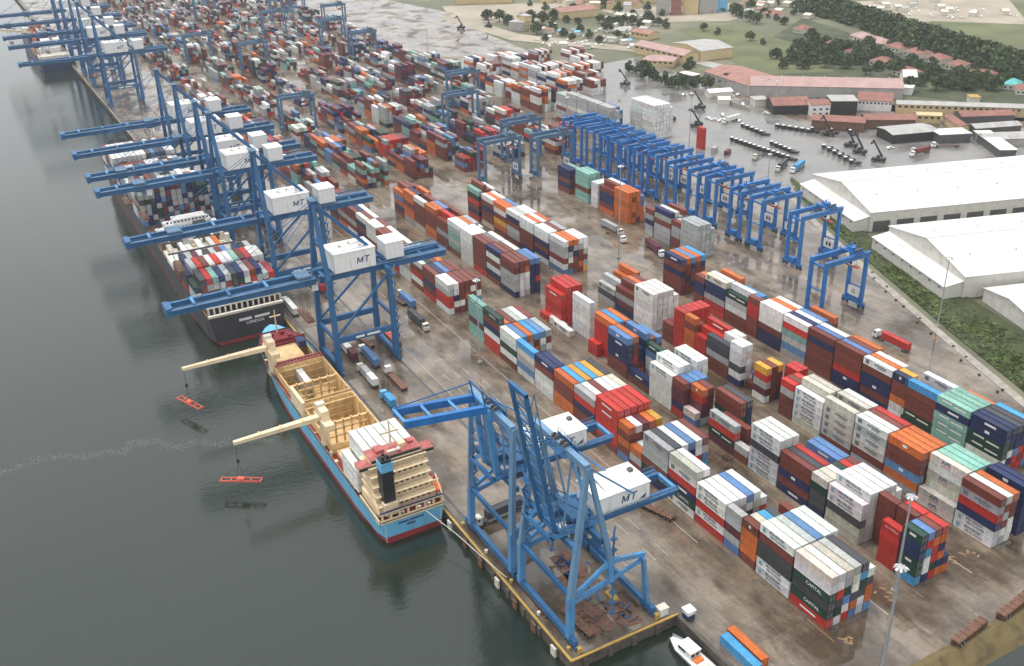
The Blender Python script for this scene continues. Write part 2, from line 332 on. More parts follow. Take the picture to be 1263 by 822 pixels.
def tag(o, label=None, cat=None, group=None, kind=None):
    if label: o['label'] = label
    if cat: o['category'] = cat
    if group: o['group'] = group
    if kind: o['kind'] = kind
    return o
def empty(name, loc, rz=0.0, label=None, cat=None, group=None):
    o = bpy.data.objects.new(name, None); COL.objects.link(o)
    o.location = loc; o.rotation_euler = (0, 0, rz); o.empty_display_size = 1
    return tag(o, label, cat, group)
def copy_tree(o, parent=None, skip=()):
    c = o.copy(); COL.objects.link(c)
    if parent is not None: c.parent = parent
    for ch in list(o.children):
        if ch.name.split('.')[0] not in skip: copy_tree(ch, c, skip)
    return c
ORD = ['first','second','third','fourth','fifth','sixth','seventh','eighth','ninth','tenth','eleventh','twelfth','thirteenth','fourteenth','fifteenth',
       'sixteenth','seventeenth','eighteenth','nineteenth','twentieth','twenty-first','twenty-second','twenty-third','twenty-fourth','twenty-fifth',
       'twenty-sixth','twenty-seventh','twenty-eighth','twenty-ninth','thirtieth','thirty-first','thirty-second','thirty-third','thirty-fourth']
# ------------------------------------------------------------------ setting
WZ = -3.2
XQ = 94.6                                    # quay edge
big = 4200
w_ = MB().sheet([(-big, -900), (big, -900), (big, big), (-big, big)], WZ, WATER)
tag(w_.build('water'), kind='structure')
land_poly = [(96, 1500), (96, 151), (126.2, 151), (126.2, 109.6), (262, 109.6), (300, 60), (700, 20), (1500, -200), (4100, -200), (4100, 4100), (-300, 4100), (-60, 1620), (96, 1560)]
tag(MB().sheet(land_poly, -0.35, LAND).build('ground'), kind='structure')
yard_poly = [(XQ+.3, 151), (126.2, 151), (126.2, 109.6), (262, 109.6), (283.7, 171.7), (301.8, 221), (326.2, 283), (348.4, 336), (380, 392), (440, 372), (520, 335), (600, 300),
             (640, 330), (560, 480), (498, 560), (462, 640), (440, 720), (452, 860), (480, 1000), (440, 1250), (330, 1500), (96.5, 1500), (95.5, 700)]
tag(MB().sheet(yard_poly, 0.0, YARD).build('terminal_yard'), kind='structure')
# quay wall, its yellow edge beam and rails
q = MB()
q.box(XQ, XQ+1.2, 150.4, 1500, -6, 0.02, QFACE); q.box(XQ+1.2, 126.2, 150.4, 151.4, -6, 0.02, QFACE); q.box(125.4, 126.6, 109.4, 150.4, -6, 0.02, QFACE)
for y in np.arange(156, 1490, 8.0): q.box(XQ-0.5, XQ, y, y+1.4, -6, -0.6, QFACE)
for x in np.arange(98, 124, 7.0): q.box(x, x+1.4, 149.9, 150.4, -6, -0.6, QFACE)
tag(q.build('quay_wall'), kind='structure')
k = MB()
k.box(XQ-0.1, XQ+0.55, 150.2, 640, 0.02, 0.32, YELLOW); k.box(XQ+0.55, 126.0, 150.2, 150.8, 0.02, 0.32, YELLOW); k.box(XQ-0.1, XQ+0.5, 640, 1490, 0.02, 0.3, CONC)
tag(k.build('quay_edge_kerb'), kind='structure')
r = MB()
for x in (98.0, 120.6): r.box(x-0.07, x+0.07, 152.5, 1480, 0.0, 0.05, DSTEEL); r.box(x-0.45, x+0.45, 152.5, 1480, -0.1, 0.012, DSTEEL)
tag(r.build('crane_rails'), kind='structure')
# painted markings: truck lanes on the apron, block outlines, orange corner patches
mk = MB()
for x in (125.5, 129.5, 133.5, 137.5, 147.5):
    for y in np.arange(170, 1000, 13): mk.box(x, x+0.18, y, y+(13 if x in (125.5, 147.5) else 6), 0.004, 0.006, MARK_W)
BX = dict(A=153.0, B=183.3, C=212.7, D=242.5, E=272.3, F=303.0, G=334.0)
for b in 'ABCD':
    for y in np.arange(124, 320, 12.67): mk.box(BX[b]-1.0, BX[b]-0.8, y, y+9, 0.004, 0.006, MARK_Y); mk.box(BX[b]+17, BX[b]+17.2, y, y+9, 0.004, 0.006, MARK_W)
for (px, py) in ((1049, 736), (1040, 790), (1092, 731), (1196, 681), (1245, 668), (595, 437), (1152, 418), (1035, 358), (905, 305), (1170, 690)):
    g = G(px, py); n = 9
    for _ in range(7):
        cx, cy, L_ = g[0]+random.gauss(0, 1.2), g[1]+random.gauss(0, 1.0), random.uniform(.3, .9); a_ = random.choice((0.6, 2.3))+random.gauss(0, .2); ca, sa = math.cos(a_), math.sin(a_)
        mk.sheet([(cx-ca*L_-sa*.3, cy-sa*L_+ca*.3), (cx+ca*L_-sa*.2, cy+sa*L_+ca*.2), (cx+ca*L_+sa*.34, cy+sa*L_-ca*.34), (cx-ca*L_+sa*.26, cy-sa*L_-ca*.26)], 0.006+0.001*_, MARK_Y)
tag(mk.build('yard_markings'), kind='structure')
# kerb road beside the grass, its ditch and the grass bank
kl = [(262, 109.6), (283.7, 171.7), (301.8, 221), (326.2, 283), (348.4, 336), (372, 384)]
def offs(line, d):
    out = []
    for i, p in enumerate(line):
        a = Vector(line[max(0, i-1)]); b = Vector(line[min(len(line)-1, i+1)]); t = (b-a).normalized(); out.append((p[0]+t.y*d, p[1]-t.x*d))
    return out
def strip(mb, l1, l2, z1, z2, m):
    n = len(l1)
    mb.add([(p[0], p[1], z1) for p in l1]+[(p[0], p[1], z2) for p in l2], [(i, i+1, n+i+1, n+i) for i in range(n-1)], m)
kb = MB(); strip(kb, offs(kl, 0), offs(kl, 0), 0, 0.15, CONC); strip(kb, offs(kl, 0), offs(kl, 3.4), 0.15, 0.15, CONC); strip(kb, offs(kl, 3.4), offs(kl, 3.5), 0.15, -0.9, CONC)
strip(kb, offs(kl, 3.5), offs(kl, 6.6), -0.9, -0.6, QFACE)
tag(kb.build('kerb'), kind='structure')
gb = MB(); wl = [(296, 100), (322, 160), (331, 207), (331, 240), (356, 303), (379, 366), (388, 392)]
o1 = offs(kl, 6.6); strip(gb, o1, [wl[0]]+wl[1:3]+wl[4:5]+wl[5:6]+wl[6:7], -0.3, 0.5, GRASSG)
gb.sheet([o1[0], (330, 95), (345, 205), (331, 207), wl[3], wl[4], wl[5], wl[6], o1[5], o1[4], o1[3], o1[2], o1[1]], 0.02, GRASSG)
tag(gb.build('grass_bank_soil'), kind='structure')
# embankment by the canal in the corner
eb = MB(); eb.add([(126.4, 109.5, 0.3), (262, 109.5, 0.3), (262, 107.3, 1.0), (126.4, 107.3, 1.0), (126.4, 104.0, -1.6), (262, 104.0, -1.6), (126.4, 102, -4), (262, 102, -4)],
    [(0, 1, 2, 3), (3, 2, 5, 4), (4, 5, 7, 6)], BGRASS)
tag(eb.build('embankment'), kind='structure')

# ---- land beyond the terminal: lots, roads, fields
def poly(px, z=0.0): return [G(a, b, z)[:2] for a, b in px]
tag(MB().sheet(poly([(700, 88), (790, 70), (860, 100), (930, 130), (985, 150), (1075, 158), (1263, 178), (1263, 235), (1010, 215), (985, 240), (900, 225), (830, 190), (760, 150)]), 0.05, ASPH).build('truck_lot'), kind='structure')
rd = MB()
rd.sheet(poly([(795, 62), (805, 58), (1080, 128), (1263, 140), (1263, 150), (1075, 136)]), 0.0, ROOFG)
rd.sheet(poly([(540, 22), (560, 18), (640, 42), (800, 60), (800, 66), (630, 50)]), 0.02, SAND)
tag(rd.build('road'), kind='structure')
fl = MB()
fl.sheet(poly([(835, 36), (905, 30), (985, 55), (1030, 88), (935, 92), (900, 74)]), -0.2, FIELD)
fl.sheet(poly([(1100, 22), (1180, 2), (1263, 6), (1263, 74), (1180, 58)]), -0.2, FIELD)
fl.sheet(poly([(1105, 92), (1150, 98), (1150, 110), (1100, 106)]), -0.2, FIELD)
tag(fl.build('grass_field'), kind='structure')
GARD = mat('garden_ground', (0.055, 0.07, 0.033), 0.9, 0.4, 0.05, dirt=(0.14, 0.12, 0.08), damt=0.7, dscale=0.06, coord='World')
tag(MB().sheet(poly([(930, 60), (990, 22), (1263, 108), (1330, 150), (1263, 134), (1120, 118), (1113, 98), (960, 92)]), -0.25, GARD).build('garden_ground'), kind='structure')
sd = MB()
sd.sheet(poly([(1050, 2), (1240, -6), (1263, 22), (1263, 30), (1150, 26), (1100, 33), (1070, 22)]), -0.15, SAND)
sd.sheet(poly([(735, 12), (900, 4), (935, 16), (900, 26), (800, 28)]), -0.12, SAND)
sd.sheet(poly([(545, 8), (720, 2), (740, 10), (640, 30), (560, 26)]), -0.12, SAND)
tag(sd.build('sandy_ground'), kind='structure')

# thin line of foam drifting on the water
fm_ = MB(); rf = random.Random(8); FOAM = mat('foam', (0.15, 0.165, 0.15), 0.7, 0.15, 1.0, coord='World')
fp_ = [(-40, 592), (60, 566), (150, 558), (170, 543), (215, 549), (290, 545), (345, 541)]
for (a, b) in zip(fp_[:-1], fp_[1:]):
    for _ in range(420):
        t_ = rf.random(); g = G(a[0]+(b[0]-a[0])*t_+rf.gauss(0, 3), a[1]+(b[1]-a[1])*t_+rf.gauss(0, 2.2)+2*math.sin(t_*9+a[0]), WZ); s_ = rf.uniform(.05, .2); a_ = rf.uniform(0, 6.28)
        fm_.sheet([(g[0]+s_*rf.uniform(.5, 1.6)*math.cos(a_+k_*1.571), g[1]+s_*rf.uniform(.5, 1.6)*math.sin(a_+k_*1.571)) for k_ in range(4)], WZ+.02, FOAM)
tag(fm_.build('sea_foam'), kind='stuff')
# ------------------------------------------------------------------ foliage
def leafquads(mb, c, rad, n, size, mats, rng, squash=0.8):
    for _ in range(n):
        while True:
            d = np.array([rng.uniform(-1, 1) for _ in range(3)])
            if 0.25 < (d**2).sum() < 1: break
        p = np.array(c)+d*np.array([rad, rad, rad*squash])
        a = Vector((rng.gauss(0, 1), rng.gauss(0, 1), rng.gauss(0, 1))).normalized(); b = a.orthogonal().normalized(); e = a.cross(b)
        s1, s2 = size*rng.uniform(.6, 1.2), size*rng.uniform(.5, 1.0); P = Vector(p)
        mb.add([P-b*s1-e*s2*.4, P+b*s1*.2-e*s2, P+b*s1+e*s2*.3, P-b*s1*.1+e*s2], [(0, 1, 2, 3)], rng.choice(mats))
hp = [(985, 14), (1030, 26), (1080, 42), (1140, 63), (1200, 84), (1263, 105), (1330, 128)]
base = [np.array(G(*p)[:2]) for p in hp]
hill = MB(); rows = []
prof = [(0, -0.4), (10, 5), (22, 11), (36, 11), (52, 3), (62, -0.4)]
for p in base:
    u = p/np.hypot(*p); rows.append([(p[0]+u[0]*d, p[1]+u[1]*d, h) for d, h in prof])
nR, nC = len(rows), len(prof)
hill.add([v for row in rows for v in row], [(i*nC+j, i*nC+j+1, (i+1)*nC+j+1, (i+1)*nC+j) for i in range(nR-1) for j in range(nC-1)], GRASSG)
tag(hill.build('hill'), kind='structure')
rg = random.Random(3); fo = MB()
for i in range(nR-1):
    for _ in range(130):
        t, s = rg.random(), rg.uniform(0, nC-1.8); j = int(s); f = s-j
        P = [np.array(rows[i+a][j+b]) for a in (0, 1) for b in (0, 1)]
        q_ = (P[0]*(1-f)+P[1]*f)*(1-t)+(P[2]*(1-f)+P[3]*f)*t
        R_ = rg.uniform(2.6, 4.6)
        mats = rg.choice([[LEAF1, LEAF1, LEAF2], [LEAF1, LEAF2], [LEAF2, LEAF2, LEAF3], [LEAF1]])
        leafquads(fo, (q_[0], q_[1], q_[2]+R_*0.7), R_, 34, 1.5, mats, rg)
tag(fo.build('hillside_forest'), kind='stuff')
# grass growing between the kerb road and the warehouses
gr = MB(); rg = random.Random(5)
gp = [o1[0], (330, 95), (345, 205), (331, 207), wl[3], wl[4], wl[5], wl[6], o1[5], o1[4], o1[3], o1[2], o1[1]]
def inside(x, y, P):
    c = False; j = len(P)-1
    for i in range(len(P)):
        if (P[i][1] > y) != (P[j][1] > y) and x < (P[j][0]-P[i][0])*(y-P[i][1])/(P[j][1]-P[i][1])+P[i][0]: c = not c
        j = i
    return c
cnt = 0
while cnt < 11000:
    x, y = rg.uniform(262, 390), rg.uniform(120, 395)
    if not inside(x, y, gp): continue
    cnt += 1; a = rg.uniform(0, 3.14); s = rg.uniform(.4, 1.0)*(1+0.6*math.sin(x*.21)*math.sin(y*.17)); h = s*rg.uniform(.3, .8); dx, dy = math.cos(a)*s, math.sin(a)*s
    lx, ly = rg.gauss(0, .25), rg.gauss(0, .25)
    gr.add([(x-dx*.6, y-dy*.6, 0), (x+dx*.6, y+dy*.6, 0), (x+dx+lx, y+dy+ly, h), (x-dx+lx, y-dy+ly, h*.8)], [(0, 1, 2, 3)], GRASSM)
tag(gr.build('grass'), kind='stuff')

def tree_template(name, h, rad, seed, mats):
    rg = random.Random(seed); root = empty(name, (0, 0, -500))
    tr = MB(); tr.tube((0, 0, 0), (0.2, 0.1, h*.55), 0.045*h, BARK, 7, 0.025*h)
    cr = MB(); n = 9
    for i in range(n):
        a = i*6.283/n+rg.random(); rr = rad*rg.uniform(.3, .75); z = h*rg.uniform(.30, .82)
        c = (math.cos(a)*rr, math.sin(a)*rr, z)
        tr.tube((0.2, 0.1, h*rg.uniform(.3, .5)), c, 0.02*h, BARK, 5, 0.008*h)
        leafquads(cr, c, rad*rg.uniform(.38, .62), 60, rad*.15, rg.choice(mats), rg)
    leafquads(cr, (0, 0, h*.88), rad*.45, 60, rad*.16, mats[0], rg)
    tr.build('trunk', root); cr.build('crown', root)
    return root
TT = [tree_template('broadleaf_tree', 9, 4.6, 1, [[LEAF1, LEAF2], [LEAF1], [LEAF2, LEAF3]]),
      tree_template('broadleaf_tree', 8, 4.0, 2, [[LEAF2], [LEAF2, LEAF3], [LEAF1, LEAF2]]),
      tree_template('spreading_tree', 7, 5.0, 3, [[LEAF1], [LEAF1, LEAF2]])]
used_t = [False]*3
def tree(px, py, k, s, label, group='trees in the town beyond the yard'):
    g = G(px, py)
    o = TT[k] if not used_t[k] else copy_tree(TT[k]); used_t[k] = True
    o.location = (g[0], g[1], -0.3); o.scale = (s, s, s); o.rotation_euler = (0, 0, random.random()*6.28)
    tag(o, label, 'tree', group)
tree(895, 106, 2, 1.2, 'round dark tree at the red end of the long pink roof')
T = [(868, 38, 0, .8, 'small tree farthest up the green field'), (885, 43, 1, .8, 'small tree beside the bare patch in the green field'), (925, 50, 0, .9, 'dark tree at the near side of the green field'), (941, 55, 1, .7, 'lone bush tree at the edge of the green field'),
     (957, 72, 2, 1.1, 'dark tree behind the left part of the long pink roof')]
for a in T: tree(*a)
E2 = None
rg = random.Random(11)
def cluster(pts, group, labels):
    for i, (px, py) in enumerate(pts):
        tree(px+rg.uniform(-2, 2), py+rg.uniform(-1, 1), rg.randrange(3), rg.uniform(.8, 1.4), labels, group)
cluster([(965+9*i, 84-(i % 3)*5) for i in range(12)]+[(975+10*i, 68-(i % 2)*6) for i in range(9)], 'trees behind the long pink roof', 'dark green tree in the dense belt behind the long pink roofed shed')
cluster([(1070+11*i, 92-(i % 3)*6) for i in range(8)]+[(1040+13*i, 62+(i*4)) for i in range(13)], 'trees among the red roofed houses', 'green tree standing among the red roofed houses below the hill')
cluster([(1120+12*i, 112-(i % 3)*6) for i in range(11)], 'trees around the teal roofed house', 'dark tree in the gardens near the teal roofed house')
cluster([(775+9*i, 88+(i*3.2)) for i in range(8)]+[(855, 108), (872, 112), (845, 90), (852, 82)], 'trees along the lot fence', 'low tree along the upper edge of the truck lot')
cluster([(600+14*i, 24+(i % 3)*3) for i in range(9)]+[(740+10*i, 28+(i % 3)*3) for i in range(9)], 'trees around the far sheds', 'small far tree between the distant sheds at the top')
cluster([(1000+9*i, 50+(i*3.1) % 26) for i in range(16)]+[(980+7*i, 58+(i*5.3) % 22) for i in range(18)]+[(1140+9*i, 92+(i*4.7) % 22) for i in range(13)], 'dense trees between the houses', 'bushy tree in the thick green between the houses and the pink shed')
cluster([(650+11*i, 36+(i*7.1) % 20) for i in range(12)]+[(655+18*i, 8+(i*5.9) % 14) for i in range(16)]+[(960+20*i, 6+(i*4.1) % 10) for i in range(5)], 'trees of the far town', 'tiny far tree in the hazy town along the top edge')
cluster([(905+9*i, 18+(i % 4)*4) for i in range(9)], 'trees by the far town', 'small tree by the distant houses beyond the green field')
# ------------------------------------------------------------------ containers
PAL = dict(r=(.185, .044, .032), R=(.50, .032, .024), o=(.56, .135, .028), w=(.74, .74, .71), g=(.40, .41, .41), d=(.055, .06, .07), b=(.10, .21, .42), B=(.014, .026, .095),
           t=(.23, .44, .38), G=(.013, .052, .036), e=(.56, .52, .44), c=(.06, .31, .58), y=(.66, .33, .04), m=(.125, .026, .045))
CNAME = dict(r='rust brown', R='bright red', o='orange', w='white', g='light grey', d='charcoal', b='mid blue', B='navy blue', t='pale teal', G='dark green', e='beige', c='sky blue', y='amber', m='maroon')
CW, CHT, L40, L20, TH = 2.23, 2.50, 12.12, 5.98, 2.63
MIX = 'rrrrroooowwwggbbBBBRRdGtmecyrroo'
FARMIX = 'rrrrogggBBbwwddRmmrBtrgewGdg'
crng = random.Random(21)
conts = []          # dicts
def stack(block, x, y, L, tiers, mix=MIX, z0=0.0, col=0, bay=0, z_h=TH):
    for t, ch in enumerate(tiers):
        if ch == '-': continue
        c = crng.choice(mix) if ch == '?' else ch
        conts.append(dict(b=block, x=x, y=y, L=L, z=z0+t*z_h, c=c, t=t, col=col, bay=bay, n=len(tiers)))
YB = 128.2; HS = 6.335
def bay(block, h, L2, spec, y0=YB, mix=MIX):
    for ci, s in enumerate(spec.split()):
        if s == '-': continue
        stack(block, BX[block]+1.22+ci*2.5, y0+h*HS, L40 if L2 == 2 else L20, s, mix, 0, ci, h)
A_ = [(0,2,'RGdGwe wGdRww RwbGge bodweg gwdGcd bood?'),(2,2,'wwddrw ?rgdrw ??g?rg ???rbb ?????w ????gw'),(4,1,'rooor ???oe ???rc ???gd ??ro ???rr'),(5,1,'bgmgg - ? - - -'),
 (6,2,'RwRww ?Brdw ?wbgw ?rBwb ?ggew ?rRw'),(8,2,'wGBRwe ?gGrdw - - - -'),(10,2,'BGrggg ?brrBd ?drrww ?bwRBb ?BrRww ?ccber'),(12,1,'rgo rrw ?ro ?gR - -'),(13,1,'br?ro ??rrw ??rrm ?bRro ??ryy -'),
 (14,2,'rRRRRR ?rRRRR ??RRRR ?rRRRR ??RRRR -'),(16,2,'rrBRg ?r?ww ??rBr ???ww ?w?ew ??g?e'),(18,2,'oorro ?r?rc ?r?oy ??goc ?r?oy ?g??d'),(20,2,'wwwrB ??rgB - - - -'),(22,2,'wbgec - - - - -'),
 (24,2,'rwGww ?rgBb ?rwgo ?gorc ?rgwb ?gwrg'),(26,2,'RRwBrG ?grro ?wrrr ?rgwg ?rr?w ??rrr'),(28,2,'ttmttt - - - - -')]
B_ = [(0,1,'cGGBBG BwwcRb RGRRor oBoBoR oB -'),(1,1,'RRRRR - rrrrrr rborrR r -'),(2,1,'- - rrrrrr - - -'),(3,2,'eedww wwwwww wwwwww wwwwww wwwwww wwwww'),(5,1,'BddGe ?ddee ?rgww ??dgG ??wrR ???rr'),
 (6,2,'BrBrr ?rgrd ?B?rR - BBBbb BBBcb'),(8,2,'wwwdww wwwwww wwwwww eee ee -'),(10,1,'rg - r - - -'),(11,2,'mGRg - rrr - - -'),(12,2,'- - - bcGrr bBBBd -'),(14,1,'be gmmRo ?rrmr - - -'),(15,1,'RBmmr ?rrrb ?rgrb ?r?rb - -'),
 (16,2,'wwwww wwwwww wwwwww www wwwwww wwwwww'),(18,2,'rB B - gwwbG gwB -'),(20,2,'rrBBBb rrRrro ?rBB BBBBBb ?rBrr ?rBrb'),(22,2,'- RRRRRo ?rrrrc ?rrrro ?rrrr -'),(23,1,'RR - - - - -'),(25,2,'- - wwwwww - - -'),
 (26,2,'w - - - - -'),(27.6,2,'- RRRRR RRRRRR RRRRRR RRRRRR -'),(28.6,1,'R - - - - -')]
C_ = [(0,2,'wwBRgr gwrgrw wwwrro - BBBBBB BBBBbB'),(2,2,'ee gweewe ?gwrtt ??rwtt ?rgttt ?Bggt'),(4,2,'gobrro ?orroo ??rroo ??grro - -'),(6,2,'grewgw ?rgeww ??rrrr ??rrRR - -'),(8,2,'rgeeee ewe ?eeeee ?wwwww - -'),
 (10,2,'ewwww eeeeee eeeeee - - -'),(12,1,'rrrgR ?rrrr ?rrrR - - -'),(13,1,'- - - rrRRR rrRRR -'),(14,1,'wmgRy rrrrr ?rrry - - -'),(15,1,'- r rb - - -'),(16,1,'Bwdwww ewwwew - - - -'),(17,2,'rrgdd - - - - -'),(17,1,'- rgwwww rwwwww - - -'),
 (18,2,'- RRRRR RRRRRR RRRRR - -'),(19,1,'rRRR - - - - -'),(20,1,'ooooro ??rrr ?rrR - - -'),(21,1,'RRRRRR RRRRRR RRRRRR RRRRRR RRRRRR -'),(22,1,'rrr rRr - ww - -'),(24,2,'wwwwww wwwwww wwwwww wwwwww wwwww -'),
 (26,2,'Bmgr rrrrr rrrro ?rrrr - -'),(28,2,'gdg gwgg - ggoo orooo -')]
D_ = [(3.3,2,'BwGGBB ?BwGBB rRbBBd RrRBBd bRBBcc BRBcc'),(5.3,2,'ttttBt ?tttgt ?ggtrt ?rgttt ??ttR rrrRo'),(7.2,2,'GGrrrc ?Grrr - wwgwww - -'),(9,1,'wworrB ?wrroy - - - -'),(10,2,'BrBBrw ?rBrro ?r?rww - - -'),
 (12,2,'BBRrrr ?rrBBb ?rrrrr ?rrrro ??rrr -'),(14,2,'rrrrBr ?rBrBb ?wrrrw ?rrr - -'),(16,2,'gbgtRw ?rBrBB ?rwgww ?rBBbb ?rBrb ?rbbro'),(18,2,'BBrwww ?rwwgw ??rrro ??rgrw - -'),(20,1,'rrrRRr ?rrrr ?rrrr ?rrr - -'),
 (21,2,'rrwgG ?gwwgw ?rgbb ?bBbc - -'),(23,2,'RRgBBe ?rBBww ?rBrb ?rbrro - -'),(25,1,'rrBBr ?rBro ?rr ?rbb - -'),(27.3,2,'rrrBrB rrBrro rBrrBb rBrrro rBrrBc -')]
E_ = [(31.6,2,'gggggg gggggg gggggg ggggg - -'),(33.6,1,'rrggr ?grrg ?rr - - -'),(34.7,2,'gggrgB ?ggrgw ?rBgg ?rgggr - -'),(36.8,1,'ggBgr ?grr - - - -'),(40,2,'oooooo orooro rooooo ooobb - -'),(42,2,'orBBr ?rrBrr ?wwwww wwwww ?BBB -'),(44.2,1,'wwwww wwwww wwwww - - -'),
 (45.6,2,'ttrttt ?ttrtt ?ttttt - - -'),(48.4,2,'rBrBB ?rBrB ?rBGt - - -')]
for b, spec in zip('ABCDE', (A_, B_, C_, D_, E_)):
    for h, L2, s in spec: bay(b, h, L2, s)
Y2 = 335.5
S2A = [(0,2,'wRRgw ?wBww ?wrrr ?rorr ?rrwr ?cwrr'),(2,2,'RrBrr ?GrrB ?rgob ?rbor ?rbr -'),(4,2,'rwRrw ?rgG ?rgrr ?rro ?ww -'),(6,2,'wwgww ?gwwg ?grg ?rrrt - -'),(8,2,'Bgrw ?rBr ?grw ?rG - -'),(10,2,'rrgrr ?grr ?rBw ?rw - -'),(12,2,'grwww ?rBww ?rrrr ?rr - -'),(14,2,'BrBw ?rrgr ?rgw ?gr - -'),(16,2,'wrgrr ?grrB ?rrgw - - -'),(18,2,'rgrB ?rRwr ?rgr ?wr - -'),(20,2,'rBrrg ?rrBr ?grr - - -')]
S2B = [(0,2,'Bgggrr wwwwrr ?wwwor BBBBBb BBRBBb -'),(2,2,'rBwrwB ?rwror ?wrrrr ?rbrrw ??rr -'),(4,2,'rrrrr ?wrrr ?rorr ?rrow ?rbb -'),(6,2,'wwwwww wwwwww wwwwww ?grwb - -'),(8,2,'tgtgw ogooow ?rgoo ?rggg ?wgww -'),(10,2,'rgrr ?rrrR ?rgrr ?rRrr - -'),(12,2,'oorrro rooBoo ?rorob ?oorrr ??rw -'),(14,2,'rrrrw ?rorr ?rgrr ?rrw ?ww -'),(16,2,'ooroo ?oroB ?rorr ?roro - -'),(18,2,'rBobo ?roor ?obor ?rrBr ?orr -')]
S2C = [(1.4,2,'wrggw ?rwgGo ?rBgo ?rrgw ?rgww -'),(3.5,2,'BrBww ?rrBow ?rrrrr ?rorg ?rgr -'),(5.6,2,'rrrww ?oyoo ?grrw ?rgro - -'),(7.6,2,'ggrBw ?wgrg ?rrow ?rrgw - -'),(9.6,2,'oyrwo ?rroo ?rrob - - -'),(11.6,2,'rrBrw ?rrgo ?grow ?wgw - -'),(14,2,'RBrRGt ?BrRrrr ?rGrrr ?rrgrw ?rrrB -')]
for spec, b in ((S2A, 'A'), (S2B, 'B'), (S2C, 'C')):
    for h, L2, s in spec: bay(b, h, L2, ' '.join(('?'+q if 2 <= len(q) < 5 or (len(q) == 5 and b != 'A' and (h*7+i) % 3) else q) for i, q in enumerate(s.split())), Y2)
def randsec(b, y0, nb, mix, fill=0.86, hi=(3, 6), ncol=6):
    for k in range(nb):
        if crng.random() > fill: continue
        H = crng.randint(*hi); bias = crng.choice(mix)
        for ci in range(ncol):
            h = max(0, H-(1 if crng.random() < .35 else 0)-(2 if crng.random() < .12 else 0))
            if ci > 3 and crng.random() < .3: h = 0
            s = ''.join(bias if crng.random() < .3 else '?' for _ in range(h))
            if crng.random() < .8: stack(b, BX[b]+1.22+ci*2.5, y0+k*12.67, L40, s, mix, 0, ci, 100+k)
            else:
                for q in (0, 1): stack(b, BX[b]+1.22+ci*2.5, y0+k*12.67+q*6.335, L20, s, mix, 0, ci, 100+k+q*.5)
OMIX = 'rrrrrroooRmbBBwgdmgGtrro'
randsec('A', 500, 13, OMIX, .85, (3, 5)); randsec('B', 504, 13, OMIX, .9, (3, 5)); randsec('C', 504, 13, OMIX, .9, (3, 5)); randsec('D', 500, 13, OMIX, .9, (3, 5)); randsec('E', 496, 14, FARMIX, .85, (3, 5)); randsec('F', 500, 13, FARMIX, .8, (3, 6))
for b in 'ABCDEFG':
    fm = FARMIX
    for y0, nb in ((690, 14), (890, 14), (1090, 13)): randsec(b, y0, nb, fm, .82, (2, 5))
    if b in 'ABCDEF': randsec(b, 1275, 12, FARMIX+'gggd', .8, (2, 5))
# empties depot at the yard's inland side
BX['H'] = 345.0; BX['I'] = 372.0; BX['J'] = 400.0
for k in range(5):
    for ci in range(3): stack('H', 346.2+ci*2.5, 505+k*12.67, L40, ('grggwggg' if k < 4 else 'rggrwgg')[:8 if ci < 2 else 7], 'ggwe', 0, ci, k)
for k in range(2):
    for ci in range(6): stack('I', 371+ci*2.5, 494+k*12.67, L40, 'wwwwwwww'[:8-(ci == 5)], 'w', 0, ci, k)
for ci in range(4): stack('I', 358+ci*2.5, 522, L40, 'rrBgbb'[:6-(ci % 2)], 'rB', 0, ci, 4)
for b, x0, y0, nb, mix in (('H', 346, 590, 9, 'wwrgrBo'), ('I', 373, 600, 9, 'wwwgoBr'), ('J', 402, 610, 8, 'wwwrgro'), ('J', 424, 650, 3, 'wwwr')):
    for k in range(nb):
        H = crng.randint(4, 7)
        for ci in range(6):
            if crng.random() < .12: continue
            stack(b, x0+ci*2.5, y0+k*13.2, L40, crng.choice(mix)*2+'?'*(H-2), mix, 0, ci, 10+k)
# on the ships: filled in by the ship builders through stack('S', ...)
# ------------------------------------------------------------------ ships
def hull(mb, x0, st, levels):
    """st: list of (y, [half breadths at each level z]); levels: list of z lists; bands of materials between levels"""
    zs, mats = levels; n = len(zs)
    for sgn in (-1, 1):
        vs = []; 
        for y, hb, dz in st:
            for j in range(n): vs.append((x0+sgn*hb[j], y, zs[j]+(dz if j == n-1 else 0)))
        for j in range(n-1):
            fs = [(i*n+j, i*n+j+1, (i+1)*n+j+1, (i+1)*n+j) for i in range(len(st)-1)]
            mb.add(vs, fs, mats[j])
    y, hb, dz = st[0]
    for j in range(n-1):
        zz1 = zs[j+1]+(dz if j+1 == n-1 else 0)
        mb.add([(x0-hb[j], y, zs[j]), (x0+hb[j], y, zs[j]), (x0+hb[j+1], y, zz1), (x0-hb[j+1], y, zz1)], [(0, 1, 2, 3)], mats[j])
def rail(mb, pts, h, m, r=0.05, step=3.0):
    for a, b in zip(pts[:-1], pts[1:]):
        A, B = Vector(a), Vector(b); up = Vector((0, 0, h))
        mb.beam(A+up, B+up, r*2, r*2, m); mb.beam(A+up*.5, B+up*.5, r, r, m)
        n = max(1, int((B-A).length/step))
        for i in range(n+1): P = A.lerp(B, i/n); mb.beam(P, P+up, r*1.5, r*1.5, m)

